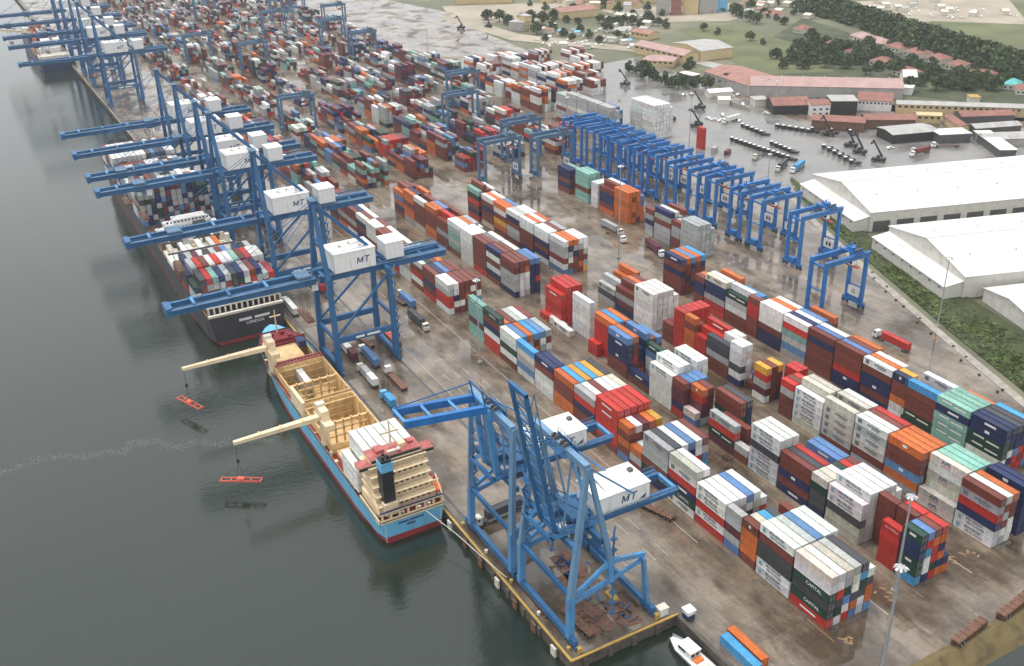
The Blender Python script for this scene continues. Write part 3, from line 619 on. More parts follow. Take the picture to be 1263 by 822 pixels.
# --- the blue feeder ship
SX = 84.2
s1 = empty('cargo_ship', (0, 0, 0), 0, 'sky blue cargo ship with red deck, open tan holds and two deck cranes', 'ship')
h = MB()
st = [(217.2, (7.5, 8.6, 9.9), 0), (221, (8.6, 9.6, 10.2), 0), (235, (9.9, 10.2, 10.3), 0), (298, (10.1, 10.3, 10.3), 0), (314, (8.6, 9.4, 10.2), 0.3), (328, (5.6, 7.0, 9.6), 1.6), (338, (2.9, 4.4, 8.0), 2.4), (345, (1.0, 2.0, 5.2), 2.7), (350, (0.15, 0.3, 0.5), 3.0)]
hull(h, SX, st, ([-5.0, -1.2, 4.4], [BOOT, HULLBLUE]))
h.box(SX-9.6, SX+9.6, 217.0, 217.19, 3.7, 4.1, CREAM)
hb_ = h.build('hull', s1)
dm = MB()
for i in range(7): dm.box(SX-8.6+.0, SX-8.2, 217.08, 217.12, -2.6+i*.85, -2.3+i*.85, LETTERW); dm.box(SX+8.2, SX+8.6, 217.08, 217.12, -2.6+i*.85, -2.3+i*.85, LETTERW)
for i in range(9): dm.box(SX-10.36, SX-10.31, 240+i*9, 240.12+i*9, -.9, 4.3, STEEL)
dm.build_each('hull_mark', s1)
ib = MB(); hull(ib, SX, [(y_, (hb__[2]-.25, hb__[2]-.2), dz_+.02) for y_, hb__, dz_ in st if y_ >= 235], ([3.6, 4.42], [REDDECK])); ib.f = ib.f[:-1]; ib.m = ib.m[:-1]; ib.build('bulwark', s1)
tx = MB()
for x_, w_, z_ in ((-4.6, 3.2, 3.6), (-.9, 4.2, 3.6), (-2, 2.6, 2.4)): tx.box(SX+x_, SX+x_+w_, 217.0-.0, 217.3, z_-1.3, z_-.85, LETTER)
# deck with hold openings
d = MB(); DZ = 3.6
HOLDS = [(319.5, 331.5, 76.9, 91.2), (289, 316, 75.9, 93.0), (258.5, 286.5, 75.9, 93.0)]
ys = [217.6, 258.5, 286.5, 289, 316, 319.5, 331.5, 334]
def hbAt(y):
    for a, b in zip(st[:-1], st[1:]):
        if a[0] <= y <= b[0]: t = (y-a[0])/(b[0]-a[0]); return a[1][2]*(1-t)+b[1][2]*t
    return 5
for y0, y1 in zip(ys[:-1], ys[1:]):
    H = [q_ for q_ in HOLDS if q_[0] == y0]
    w0, w1 = hbAt(y0)-.2, hbAt(y1)-.2
    if not H: d.add([(SX-w0, y0, DZ), (SX+w0, y0, DZ), (SX+w1, y1, DZ), (SX-w1, y1, DZ)], [(0, 1, 2, 3)], REDDECK)
    else:
        _, _, xa, xb = H[0]
        d.add([(SX-w0, y0, DZ), (xa, y0, DZ), (xa, y1, DZ), (SX-w1, y1, DZ)], [(0, 1, 2, 3)], REDDECK)
        d.add([(xb, y0, DZ), (SX+w0, y0, DZ), (SX+w1, y1, DZ), (xb, y1, DZ)], [(0, 1, 2, 3)], REDDECK)
d.build('main_deck', s1)
fc = MB(); FZ = 6.7
fp = [(SX-hbAt(334)+.2, 334), (SX+hbAt(334)-.2, 334), (SX+hbAt(341)-.2, 341), (SX+hbAt(346)-.2, 346), (SX, 349.4), (SX-hbAt(346)+.2, 346), (SX-hbAt(341)+.2, 341)]
fc.prism(fp, DZ, FZ, REDDECK); 
for x, y in ((-4, 338), (4, 338), (-2, 342), (2, 342), (0, 336)): fc.box(SX+x-.8, SX+x+.8, y-.8, y+.8, FZ, FZ+1.2, REDDECK)
fc.build('forecastle', s1)
bw = MB(); bk = MB(); bk.beam((SX-8.8, 335.4, 6.6), (SX+8.8, 335.4, 6.6), 0.4, 2.6, REDDECK); bk.build('bulkhead', s1)
bw.add([(SX-4.6, 345.4, FZ+.5), (SX+4.6, 345.4, FZ+.5), (SX+2.4, 348, FZ+1.1), (SX, 349.8, FZ+1.2), (SX-2.4, 348, FZ+1.1)], [(0, 1, 2, 3, 4)], FUNBLUE); bw.build('bow_cover', s1)
fm = MB(); fm.tube((SX+1.0, 344.5, FZ), (SX+1.0, 344.5, FZ+9), .35, CREAM, 8, .2); fm.box(SX-1.1, SX+3.1, 344.3, 344.7, FZ+6.4, FZ+6.8, CREAM); fm.build('foremast', s1)
for (y0, y1, xa, xb) in HOLDS:
    c = MB(); zb = -2.6
    c.box(xa, xb, y0, y1, zb-.2, zb, TAN)
    for x_, sg in ((xa, -1), (xb, 1)): c.box(min(x_, x_+sg*.35), max(x_, x_+sg*.35), y0, y1, zb, 6.9, TAN)
    for y_, sg in ((y0, -1), (y1, 1)): c.box(xa-.35, xb+.35, min(y_, y_+sg*.35), max(y_, y_+sg*.35), zb, 6.9, TAN)
    n = int((xb-xa)/2.5)
    for i in range(n+1):
        x_ = xa+.15+i*(xb-xa-.3)/n
        for y_ in (y0+.2, y1-.2): c.box(x_-.22, x_+.22, y_-.25, y_+.25, zb, 6.6, TAN)
    if y1-y0 > 20:
        ym = (y0+y1)/2
        for z_ in (0.4, 3.0, 5.6): c.box(xa, xb, ym-.5, ym+.5, z_, z_+.35, TAN)
        for i in range(n+1): x_ = xa+.15+i*(xb-xa-.3)/n; c.box(x_-.2, x_+.2, ym-.5, ym+.5, zb, 6.4, TAN)
        for z_ in (0.2, 2.8, 5.2): c.box(xa, xb, y1-1.0, y1-.25, z_, z_+.25, TAN); c.box(xa, xb, y0+.25, y0+1.0, z_, z_+.25, TAN)
        for y_ in np.arange(y0+3, y1, 4.5):
            for x_ in (xa+.15, xb-.15): c.box(x_-.2, x_+.2, y_-.2, y_+.2, zb, 6.6, TAN)
    c.build('cargo_hold', s1)
hl = MB()
for y_ in (316.6, 318.9):
    hl.beam((76, y_, 7.2), (92.6, y_, 7.2), .5, .6, PINKDECK)
for i in range(14): x_ = 76.2+i*1.25; hl.beam((x_, 316.6, 7.3), (x_+.9, 318.9, 7.3), .25, .3, PINKDECK); hl.beam((x_+.9, 316.6, 7.3), (x_, 318.9, 7.3), .25, .3, PINKDECK)
hl.build('hatch_gantry', s1)
dk = MB(); dk.box(88, 91, 327, 331.5, 7.0, 9.2, HULLNAVY); dk.build('winch_house', s1); ck = MB(); ck.box(76.6, 88.0, 320, 331, 6.6, 6.9, TAN)
for i in range(0): ck.box(76.8+i*1.9, 78.1+i*1.9, 320.2, 330.8, 6.9, 7.25, TAN)
ck.build('hatch_cover', s1)
for pos in (((74.9, 296), (76.3, 283)),):
    pd = MB(); pd.box(74.6, 75.7, 283, 296, DZ, 9.6, CREAM); pd.build('crane_rest', s1)
# small deck gear along the port side passage and the coamings
dg = MB(); rd_ = random.Random(12)
for y_ in np.arange(236, 330, 3.4):
    for sx in (-1, 1):
        x_ = SX+sx*(hbAt(y_)-.35); dg.beam((x_, y_, DZ), (x_, y_, DZ+1.1), .09, .09, CREAM); dg.beam((x_, y_, DZ+1.05), (SX+sx*(hbAt(y_+3.4)-.35), y_+3.4, DZ+1.05), .07, .07, CREAM)
dg.build('side_railing', s1)
for k_ in range(22):
    y_ = rd_.uniform(236, 332); sx = -1 if k_ % 3 else 1; x_ = SX+sx*(hbAt(y_)-1.1); b_ = MB(); w_2 = rd_.uniform(.25, .5); b_.box(x_-w_2, x_+w_2, y_-.5, y_+rd_.uniform(.3, 1.2), DZ, DZ+rd_.uniform(.5, 1.3), rd_.choice([CREAM, REDDECK, OFFW, YELLOW, DSTEEL])); b_.build('deck_locker', s1)
# deck cranes
def deck_crane(y, tip, name):
    c = empty('deck_crane', (0, 0, 0)); c.parent = s1
    pedestal = MB(); pedestal.lathe([(1.5, DZ), (1.35, 12.2)], CREAM, 12, (75.6, y)); pedestal.build('pedestal', c)
    hd = MB(); hd.box(74.2, 77.2, y-6.0, y+5.0, 12.2, 14.0, CREAM); hd.box(74.5, 76.9, y-2.5, y+4.5, 14.0, 17.2, CREAM); hd.box(74.4, 77.0, y+1.0, y+3.0, 17.2, 18.2, OFFW); hd.build('crane_head', c)
    jb = MB(); jb.beam((74.2, y, 14.4), (tip[0], tip[1], 14.8), 2.3, 1.5, CREAM, 1.2, 1.0)
    for t in (.2, .45, .7): jb.beam((74.2+(tip[0]-74.2)*t, y+(tip[1]-y)*t-1.1, 15.2), (74.2+(tip[0]-74.2)*t, y+(tip[1]-y)*t+1.1, 15.2), .4, .4, TAN)
    jb.build('jib', c)
    return c
deck_crane(318.5, (44.9, 317.6), 'f'); deck_crane(264.0, (47.4, 262.6), 'a')
# superstructure
ho = MB()
X0, X1 = 75.0, 93.2
for i, (y0, z0, z1) in enumerate(((219.6, 3.6, 7.6), (220.9, 7.6, 10.1), (222.2, 10.1, 12.6), (223.5, 12.6, 15.1), (224.8, 15.1, 17.4))):
    ho.box(X0+(0.6 if i else 0), X1-(0.6 if i else 0), y0+1.3, 232.2, z0, z1-.15, CREAM)
    ho.box(X0+.3, X1-.3, y0, 232.4, z1-.15, z1, CREAM)
ho.build('accommodation', s1)
wd = MB()
for i, y0 in enumerate((220.9, 222.2, 223.5, 224.8, 226.1)):
    for j in range(7): x_ = 80.4+j*1.7; wd.box(x_, x_+.9, y0-.06, y0-.01, 6.0+i*2.5, 6.9+i*2.5, GLASS)
wd.build_each('cabin_window', s1)
for i, (y0, z) in enumerate(((219.8, 7.6), (221.1, 10.1), (222.4, 12.6), (223.7, 15.1))):
    rl = MB(); rail(rl, [(X0+.5, y0, z), (X1-.5, y0, z)], 1.1, CREAM, .05, 1.8); rl.build('deck_railing', s1)
br = MB(); br.box(72.8, 95.4, 225.6, 229.4, 16.4, 18.0, CREAM); br.box(76.5, 91.7, 226.0, 231.4, 17.2, 19.2, CREAM); br.build('bridge', s1)
bwn = MB(); bwn.box(72.78, 95.42, 225.45, 225.58, 17.0, 17.8, GLASS); bwn.box(76.7, 91.5, 225.9, 225.98, 18.2, 18.9, GLASS); bwn.build('bridge_windows', s1)
tp = MB(); tp.box(76.4, 91.8, 225.8, 231.5, 19.2, 19.4, PINKDECK); tp.box(72.7, 76.4, 225.5, 229.5, 18.0, 18.15, PINKDECK); tp.box(91.8, 95.5, 225.5, 229.5, 18.0, 18.15, PINKDECK)
tp.box(79, 81.5, 228, 231, 19.4, 20.4, PINKDECK); tp.box(86, 88, 228, 230, 19.4, 20.6, CREAM); tp.box(82, 84.5, 226.4, 227.6, 19.4, 20.0, OFFW); tp.box(89, 90.6, 228.5, 230.5, 19.4, 20.2, PINKDECK)
rail(tp, [(72.8, 225.6, 18.1), (76.4, 225.6, 18.1)], 1.0, PINKDECK); rail(tp, [(91.8, 225.6, 18.1), (95.4, 225.6, 18.1), (95.4, 229.4, 18.1)], 1.0, PINKDECK); rail(tp, [(76.5, 225.9, 19.4), (91.7, 225.9, 19.4)], 1.0, PINKDECK); tp.build('bridge_roof', s1)
ma = MB(); ma.tube((84.2, 230, 19.4), (84.2, 230, 28), .4, CREAM, 8, .2); ma.box(81.5, 87, 229.8, 230.2, 24, 24.5, CREAM); ma.lathe([(.1, 19.4), (.7, 20.2), (.1, 21.0)], WHITE, 8, (85.2, 226.6)); ma.build('radar_mast', s1)
fu = MB(); fu.box(77.0, 80.4, 219.2, 222.8, 7.4, 18.8, BLACK); fu.box(76.95, 80.45, 219.15, 222.85, 18.8, 21.6, FUNBLUE); fu.box(77.2, 80.2, 219.4, 222.6, 21.6, 22.4, BLACK)
for x_, y_ in ((78, 220.4), (79.5, 220.4), (78.8, 221.9)): fu.tube((x_, y_, 22.4), (x_, y_, 23.4), .45, BLACK, 8)
fu.build('funnel', s1)
cb = MB(); cb.box(76.6, 80.7, 218.2, 221, 5.2, 8.8, CREAM); cb.build('engine_casing', s1)
ad = MB(); ad.box(SX-9.6, SX+9.6, 217.9, 220.6, DZ+.02, DZ+.12, REDDECK)
for x_, y_ in ((78, 218.6), (82, 218.8), (87, 218.6), (90, 218.8)): ad.tube((x_, y_, 5.1), (x_, y_, 6.2), .5, OFFW, 8); ad.box(x_+.7, x_+1.9, y_-.4, y_+.5, 5.1, 6.0, REDDECK)
ad.build('aft_deck', s1).location.z = -1.4
pr = MB()
for i in range(8): x_ = SX-9.2+i*2.6; pr.box(x_, x_+.6, 217.3, 217.7, 5.1, 8.2, CREAM)
pr.box(SX-9.6, SX+9.6, 217.2, 217.9, 8.2, 8.5, CREAM); pr.box(SX-9.6, SX+9.6, 217.3, 217.6, 8.5, 8.9, HULLNAVY); pr.box(SX-9.6, SX+9.6, 217.2, 217.5, 5.1, 6.3, CREAM)
for sg in (-1, 1): pr.box(SX+sg*9.9-.15, SX+sg*9.9+.15, 217.4, 232, 5.1, 6.6, CREAM); pr.beam((SX+sg*9.6, 218, 8.4), (SX+sg*9.6, 222, 13.0), .35, .35, CREAM)
pr.build('stern_bulwark', s1).location.z = -1.5
lb = MB(); lb.tube((93.9, 220.4, 8.4), (93.9, 226.4, 8.4), 1.2, ORANGE, 10); lb.tube((93.9, 226.4, 8.4), (93.9, 227.6, 8.5), 1.2, ORANGE, 10, .4); lb.tube((93.9, 219.2, 8.5), (93.9, 220.4, 8.4), .4, ORANGE, 10, 1.2); lb.box(93.2, 94.6, 224, 226.2, 9.4, 10.2, REDP); lb.build('lifeboat', s1).location.z = -1.2
dv = MB()
for y_ in (221, 226): dv.beam((92.7, y_, 5.2), (92.7, y_, 11), .35, .35, CREAM); dv.beam((92.7, y_, 11), (94.4, y_, 11.2), .35, .35, CREAM)
dv.build('davit', s1).location.z = -1.2
tx.build('stern_lettering', s1)
hcv = MB(); hcv.box(76.6, 93.2, 233.2, 257.8, DZ, 4.98, TAN); hcv.build('hatch_cover', s1)
# its cargo: white boxes on deck
for ci in range(6):
    for t in range(5):
        conts.append(dict(b='S', x=78.4+ci*2.5, y=233.6, L=L40, z=5.05+t*TH, c='w', t=t, col=ci, bay=0, n=5, keep=True,
            label='white container, %s tier, %s column from the sea on the blue ship' % (['bottom', 'second', 'middle', 'fourth', 'top'][t], ORD[ci]), grp='white containers on the blue ship'))
for t in range(3):
    conts.append(dict(b='S', x=75.4, y=233.0, L=L40, z=5.05+t*TH, c='w', t=t, col=6, bay=0, n=3, keep=True, label='white container at the rail beside the blue ship bridge, %s of three' % ['bottom', 'middle', 'top'][t], grp='white containers on the blue ship'))
conts.append(dict(b='S', x=83.6, y=303.6, L=L40, z=2.4, c='w', t=0, col=0, bay=9, n=1, keep=True, label='lone white container standing in the open tan hold', grp='white containers on the blue ship'))
for z_ in (-2.6, -0.1): conts.append(dict(b='S', x=83.6, y=303.6, L=L40, z=z_, c='e', t=0, col=0, bay=9, n=1))
# spreaders hanging from the jibs
def spreader(x, y, rz, L, tipz, label):
    e = empty('container_spreader', (x, y, 1.6), rz, label, 'spreader', 'red spreaders hanging from the deck cranes')
    f = MB()
    for s_ in (-.9, .9): f.beam((-L/2, s_, 0), (L/2, s_, 0), .32, .4, SPRED)
    for x_ in (-L/2, -L/4, 0, L/4, L/2): f.beam((x_, -1.2, 0), (x_, 1.2, 0), .4, .4, SPRED)
    f.box(-1.2, 1.2, -.8, .8, .2, .7, SPRED); f.build('frame', e)
    c = MB()
    for sx in (-1, 1): c.tube((sx*1.0, 0, .7), (0, 0, tipz-6), .05, BLACK, 5)
    c.tube((0, 0, tipz-6), (0, 0, tipz), .07, BLACK, 5); c.box(-.35, .35, -.35, .35, tipz-6.6, tipz-5.4, BLACK); c.build('hoist_wire', e)
spreader(45.3, 317.6, math.radians(112), 12.2, 12.8, 'red lifting frame hung from the forward ship crane over water')
spreader(47.8, 262.6, math.radians(148), 12.2, 12.8, 'red lifting frame hung from the aft ship crane over water')

# --- the black container ship
BXC, BD = 79.7, 8.6
s2 = empty('container_ship', (0, 0, 0), 0, 'large black hulled container ship with red waterline under the blue cranes', 'ship')
h = MB()
st2 = [(364.5, (9, 13.4, 15.0), 0), (372, (12, 14.8, 15.5), 0), (395, (15, 15.5, 15.6), 0), (585, (15.0, 15.5, 15.6), 0), (612, (10.5, 12, 14.2), .8), (635, (4, 6, 9.5), 2), (650, (.3, .5, 1.6), 3)]
hull(h, BXC, st2, ([-6.0, -1.9, BD], [BOOT, HULLBLK])); h.build('hull', s2)
d = MB(); d.prism([(BXC-15, 365), (BXC+15, 365), (BXC+15.4, 395), (BXC+15.4, 585), (BXC+14, 612), (BXC+9, 635), (BXC+1, 648), (BXC-1, 648), (BXC-9, 635), (BXC-14, 612), (BXC-15.4, 585), (BXC-15.4, 395)], BD-.6, BD-.1, RUST); d.build('main_deck', s2)
sb = MB(); sb.box(BXC-14.8, BXC+14.8, 365.0, 366.2, BD, BD+.9, OFFW); sb.box(BXC-14.8, BXC+14.8, 367.4, 375.5, BD+3.0, BD+3.5, OFFW)
for i in range(14): x_ = BXC-14.4+i*2.2; sb.box(x_, x_+.7, 367.5, 368, BD, BD+3.0, OFFW)
sb.box(BXC-14.6, BXC+14.6, 374.6, 375.2, BD, BD+3.0, DSTEEL)
for i in range(12): x_ = BXC-13+i*2.3; sb.box(x_, x_+1.2, 369, 370.6, BD, BD+1.3, DSTEEL)
sb.build('stern_deck', s2)
tx = MB(); yS = 364.44
tx.box(BXC-3.6, BXC+1.4, yS-.12, yS-.02, 5.2, 6.2, LETTERW); tx.box(BXC+2.6, BXC+8.6, yS-.12, yS-.02, 5.2, 6.2, LETTERW); tx.text('LONDON', 1.6, LETTERW, (BXC+2.6, yS-.14, 3.9), (1, 0, 0), (0, .05, 1), off=.03); tx.build('stern_lettering', s2)
def sbay(y0, hs, mix, whitehatch=False):
    for ci, hgt in enumerate(hs):
        stack('S', BXC-14.9+ci*2.48, y0, L40, '?'*hgt if isinstance(hgt, int) else hgt, mix, BD+1.2, ci, y0)
hc = MB()
for y0 in (377, 391, 405, 419, 433, 481, 495, 509, 523, 537, 551, 565, 579):
    hc.box(BXC-15, BXC+15, y0-.3, y0+12.6, BD-.1, BD+1.15, OFFW if y0 in (405, 419, 433) else RUST); hc.box(BXC-15.2, BXC+15.2, y0+12.7, y0+13.3, BD-.1, BD+4.2, DSTEEL)
hc.build_each('hatch_cover', s2)
sbay(377, [3, 4, 4, 4, 4, 4, 4, 4, 4, 4, 4, 3, 3], 'ggddwGrRtgB'); 
sbay(391, [3, 4]+['gRrR', 'drGr', 'Grgw', 'rdoR', 'gGww', 'wrdw', 'Gtwt', 'Bdgr', 'gdrR', 'rgBw', 'wgww'], 'ggddwGrRtgB')
sbay(405, [2, 3, 3, 3, 2, 3, 3, 3, 3, 2, 3, 3, 3], 'rdRbwgGmB'); sbay(419, [1, 1, 1, 1, 1, 1, 1, 1, 1, 1, 1, 1, 1], 'wwwwwwe'); sbay(433, [0, 1, 0, 1, 1, 0, 1, 0, 1, 1, 0, 0, 0], 'wwewo')
sh = MB(); sh.box(BXC-13.5, BXC+14.5, 459, 468, BD, BD+4, WHITE); sh.box(BXC-10, BXC+11, 460, 467, BD+4, BD+7, WHITE); sh.box(BXC-6, BXC+9, 460.5, 466.5, BD+7, BD+9, WHITE); sh.build('accommodation', s2)
wn = MB()
for z_ in (2.2, 4.9, 7.6):
    for i in range(12): x_ = BXC-9+i*1.65; wn.box(x_, x_+.8, 458.9 if z_ < 4 else 459.9 if z_ < 7 else 460.4, 458.96 if z_ < 4 else 459.96 if z_ < 7 else 460.46, BD+z_, BD+z_+.9, GLASS)
wn.build_each('cabin_window', s2)
fu = MB(); fu.box(BXC+1.2, BXC+6.6, 447.5, 453.5, BD, BD+9.5, BLACK); fu.box(BXC-6, BXC+1.0, 447.5, 455, BD, BD+6, WHITE); fu.box(BXC+7, BXC+13, 449, 455, BD, BD+6, WHITE); fu.build('funnel', s2)
clut = MB()
for i in range(34):
    x_, y_ = BXC+crng.uniform(-13.5, 13), crng.uniform(434, 458); w1, w2, hh = crng.uniform(.8, 2.6), crng.uniform(.8, 2.6), crng.uniform(1, 4.2); clut.box(x_, x_+w1, y_, y_+w2, BD+1.1, BD+1.2+hh, crng.choice([WHITE, WHITE, OFFW, DSTEEL, CREAM]))
clut.build_each('deck_house', s2)
sbay(481, [6, 7, 7, 7, 7, 7, 7, 7, 7, 7, 7, 6, 6], 'ggbBmgBgrdgG'); sbay(495, [6, 6, 6, 7, 7, 6, 6, 6, 6, 7, 6, 6, 6], 'wwgrrodwgw'); sbay(509, [5]*13, 'rwgdgGw'); sbay(523, [6, 6, 6, 6, 6, 5, 5, 6, 6, 6, 6, 6, 6], 'wwgrdb')
sbay(537, [5]*13, 'grrdbw'); sbay(551, [6]*13, 'wwwgrdb'); sbay(565, [5]*13, 'rgdwb'); sbay(579, [5]*13, 'wwrrgd')
# --- the far ship
s3 = empty('feeder_ship', (0, 0, 0), 0, 'navy hulled feeder ship with white deckhouse moored farthest along the quay', 'ship')
h = MB(); FX = 82.5
hull(h, FX, [(958, (9, 11.5, 13.2), 0), (970, (12, 13, 13.6), 0), (1090, (12.5, 13.2, 13.6), 0), (1120, (7, 9, 11), 1), (1142, (.3, .6, 1.2), 2)], ([-6, -1.9, 7.5], [HULLNAVY, HULLNAVY])); h.build('hull', s3)
d = MB(); d.prism([(FX-13, 959), (FX+13, 959), (FX+13.4, 1090), (FX+10, 1120), (FX, 1140), (FX-10, 1120), (FX-13.4, 1090)], 6.6, 7.2, RUST); d.box(FX-9, FX+8, 980, 1010, 7.2, 13, WHITE); d.box(FX-12.5, FX+12.5, 961, 975, 7.2, 9.4, OFFW); d.build('main_deck', s3)
hs_ = MB(); hs_.box(FX-6, FX+9, 984, 996, 13, 19, WHITE); hs_.box(FX-11, FX+11, 1014, 1024, 7.2, 12, OFFW); hs_.build('accommodation', s3)
cg = MB(); cg.lathe([(1.6, 7.2), (1.4, 22)], ORANGE, 10, (FX-8, 1030)); cg.beam((FX-8, 1030, 20), (FX-38, 1040, 24), 1.8, 1.8, CREAM); cg.build('deck_crane', s3)
for y0 in (1040, 1054, 1068, 1082):
    for ci in range(10): stack('S', FX-11.2+ci*2.48, y0, L40, '?'*crng.randint(2, 4), 'rogwbBg', 7.4, ci, y0)
# mooring line of the blue ship and the pilot boat
ml = MB(); pts = [Vector((88, 217, 3.9)), Vector((91.5, 205, 2.4)), Vector((94.2, 192, 0.9)), Vector((95.6, 183.5, 0.8))]
for a, b in zip(pts[:-1], pts[1:]): ml.tube(a, b, .11, OFFW, 5)
tag(ml.build('mooring_rope'), 'pale mooring rope from the blue ship stern to the quay', 'rope')
pb = empty('pilot_boat', (121.6, 140, WZ), math.radians(4), 'white workboat with grey hull moored under the quay corner', 'boat')
h = MB(); hull(h, 0, [(-13, (1.6, 2.0, 2.2), 0), (-4, (1.9, 2.3, 2.5), 0), (3, (1.4, 1.9, 2.3), .2), (7, (.2, .4, .7), .6)], ([-.6, .3, 1.3], [BLACK, STEEL])); h.prism([(-2.1, -12.8), (2.1, -12.8), (2.3, -4), (2.1, 3), (.5, 6.6), (-.5, 6.6), (-2.1, 3), (-2.3, -4)], 1.0, 1.25, WHITE); h.build('hull', pb)
c = MB(); c.box(-1.6, 1.6, -1.8, 2.6, 1.25, 3.2, WHITE); c.box(-1.75, 1.75, -2.0, 2.8, 3.2, 3.35, WHITE); c.build('wheelhouse', pb)
c = MB(); c.box(-1.62, 1.62, 0, 2.4, 2.2, 2.9, GLASS); c.box(-1.3, -.2, -1.86, -1.81, 1.9, 2.8, GLASS); c.box(.2, 1.3, -1.86, -1.81, 1.9, 2.8, GLASS); c.build('windows', pb)
c = MB(); c.box(-1.2, 1.2, -3.6, -2.2, 1.25, 1.8, ORANGE); c.box(-1.0, .2, -9, -7, 1.25, 1.7, CREAM); c.box(-.6, .9, -6, -4.6, 1.25, 1.7, OFFW); c.build('deck_seat', pb)
# ------------------------------------------------------------------ emit containers
STARB = mat('faded_emblem_blue', (0.22, 0.36, 0.44), 0.5, 0.15, 1)
def framed_body(L, txt):
    mb = MB(); w, H, e, r = CW/2, CHT, 0.15, 0.06
    K = [(-w, 0, 0), (w, 0, 0), (w, L, 0), (-w, L, 0), (-w, 0, H), (w, 0, H), (w, L, H), (-w, L, H)]
    for f in ((0, 4, 7, 3), (1, 2, 6, 5), (2, 3, 7, 6), (0, 1, 5, 4), (4, 5, 6, 7)):
        P = [Vector(K[i]) for i in f]; nrm = (P[1]-P[0]).cross(P[2]-P[0]).normalized()
        cen = sum(P, Vector())/4
        if nrm.dot(cen-Vector((0, L/2, H/2))) < 0: nrm = -nrm
        a = (P[1]-P[0]).normalized(); b = (P[3]-P[0]).normalized()
        I = [P[0]+a*e+b*e, P[1]-a*e+b*e, P[2]-a*e-b*e, P[3]+a*e-b*e]; J = [q-nrm*r for q in I]
        mb.add(P+I+J, [(0, 1, 5, 4), (1, 2, 6, 5), (2, 3, 7, 6), (3, 0, 4, 7), (4, 5, 9, 8), (5, 6, 10, 9), (6, 7, 11, 10), (7, 4, 8, 11), (8, 9, 10, 11)], CPAINT)
    X = -w-0.012; ex, ey = (0, -1, 0), (0, 0, 1)
    def T(s, size, m, y, z, sx=1.0, off=.012): mb.text(s, size, m, (X, y, z), ex, ey, sx=sx, off=off)
    def bar(y0, y1, z0, z1, m): mb.add([(X, y0, z0), (X, y1, z0), (X, y1, z1), (X, y0, z1)], [(0, 1, 2, 3)], m)
    if txt == 'CAPITAL': T('CAPITAL', 1.35, LETTERW, L*.42, 1.3)
    elif txt == 'APL': T('APL', 1.5, LETTER, L*.55, 1.55, 1.25, .03); bar(L*.42, L*.66, .35, .6, LETTERR)
    elif txt == 'STAR':
        bar(L*.84, L*.93, .55, 1.95, STARB); T('MAERSK', 1.15, LETTERG, L*.5, 1.85, 1.3, .02); T('SEALAND', 1.0, LETTERG, L*.46, .75, 1.3, .02)
    elif txt == 'ALI': T('A L I A N Ç A', .85, LETTERW, L*.46, 1.3, .85)
    elif txt == 'BARW': bar(L*.3, L*.62, 1.0, 1.7, LETTERW)
    elif txt == 'BARW2': bar(L*.55, L*.85, 1.35, 1.85, LETTERW); bar(L*.12, L*.48, 1.0, 1.5, LETTERW)
    elif txt == 'SML': T('P&O', 1.0, LETTERW, L*.5, 1.4) if False else bar(L*.45, L*.58, 1.0, 1.9, LETTERW)
    elif txt == 'BARG': bar(L*.2, L*.62, 1.25, 1.75, LETTERG); bar(L*.25, L*.5, .7, 1.0, LETTERG); bar(L*.80, L*.92, .6, 2.0, LETTERG)
    elif txt == 'BARR': bar(L*.28, L*.72, .95, 1.5, LETTERW)
    return mb.mesh('container_body')
def door_mesh():
    mb = MB(); w = CW/2
    for s in (-1, 1):
        a, b = (s*.03, s*(w-.12)); mb.box(min(a, b), max(a, b), -.03, .03, .16, CHT-.14, CPAINT)
        for q in (.28, .72):
            x = a+(b-a)*q; mb.box(x-.025, x+.025, -.075, -.03, .1, CHT-.08, STEEL)
        mb.box(min(a, b)+.1, max(a, b)-.1, -.065, -.03, 1.0, 1.06, STEEL)
    return mb.mesh('door')
_bm = {}
def body_mesh(L, txt):
    if (L, txt) not in _bm: _bm[(L, txt)] = framed_body(L, txt)
    return _bm[(L, txt)]
DOORM = door_mesh()
vox = set()
for c in conts:
    for i in range(int((c['x']-1.1)//1.25), int((c['x']+1.1)//1.25)+1):
        for j in range(int((c['y']+.3)//2), int((c['y']+c['L']-.3)//2)+1):
            for k in range(int((c['z']+.2)//1.3), int((c['z']+2.3)//1.3)+1): vox.add((i, j, k))
camp = np.array([0, 0, CH])
def clear(p):
    d = camp-p; d /= np.linalg.norm(d)
    for s in range(1, 48):
        q = p+d*(s*1.1)
        if q[2] > 23: return True
        if (int(q[0]//1.25), int(q[1]//2), int(q[2]//1.3)) in vox: return False
    return True
for c in conts:
    x, y, z, L = c['x'], c['y'], c['z'], c['L']; s = 0.0; c['end'] = 0.0; c['side'] = 0.0
    for key, P, n, A in (('top', [(x, y+L*f, z+CHT+.7) for f in (.2, .5, .8)], (0, 0, 1), L*CW), ('side', [(x-1.9, y+L*f, z+h_) for f in (.15, .5, .85) for h_ in (.9, 2.2)], (-1, 0, 0), L*CHT), ('end', [(x, y-1.2, z+h_) for h_ in (.9, 2.0)], (0, -1, 0), CW*CHT)):
        if key == 'top' and c['t'] < c['n']-1: continue
        v = sum(clear(np.array(p)) for p in P)/len(P)
        if not v: continue
        d = camp-np.array(P[0]); D = np.linalg.norm(d); a = A*v*max(0, float(np.dot(d/D, n)))/D**2*FPX**2
        px, py = PX(x, y+L/2, z+1.3)
        if not (-25 < px < 1285 and -15 < py < 838): a *= .02
        c[key] = a; s += a
    c['score'] = s
def hnum(c): return int(round((c['y']-YB)/HS))
cand = sorted([c for c in conts if c.get('keep') or (c['b'] in 'ABCDE' and 0 <= hnum(c) <= 33 and c['score'] > 1)], key=lambda c: -(c['score']+1e6*bool(c.get('keep'))))
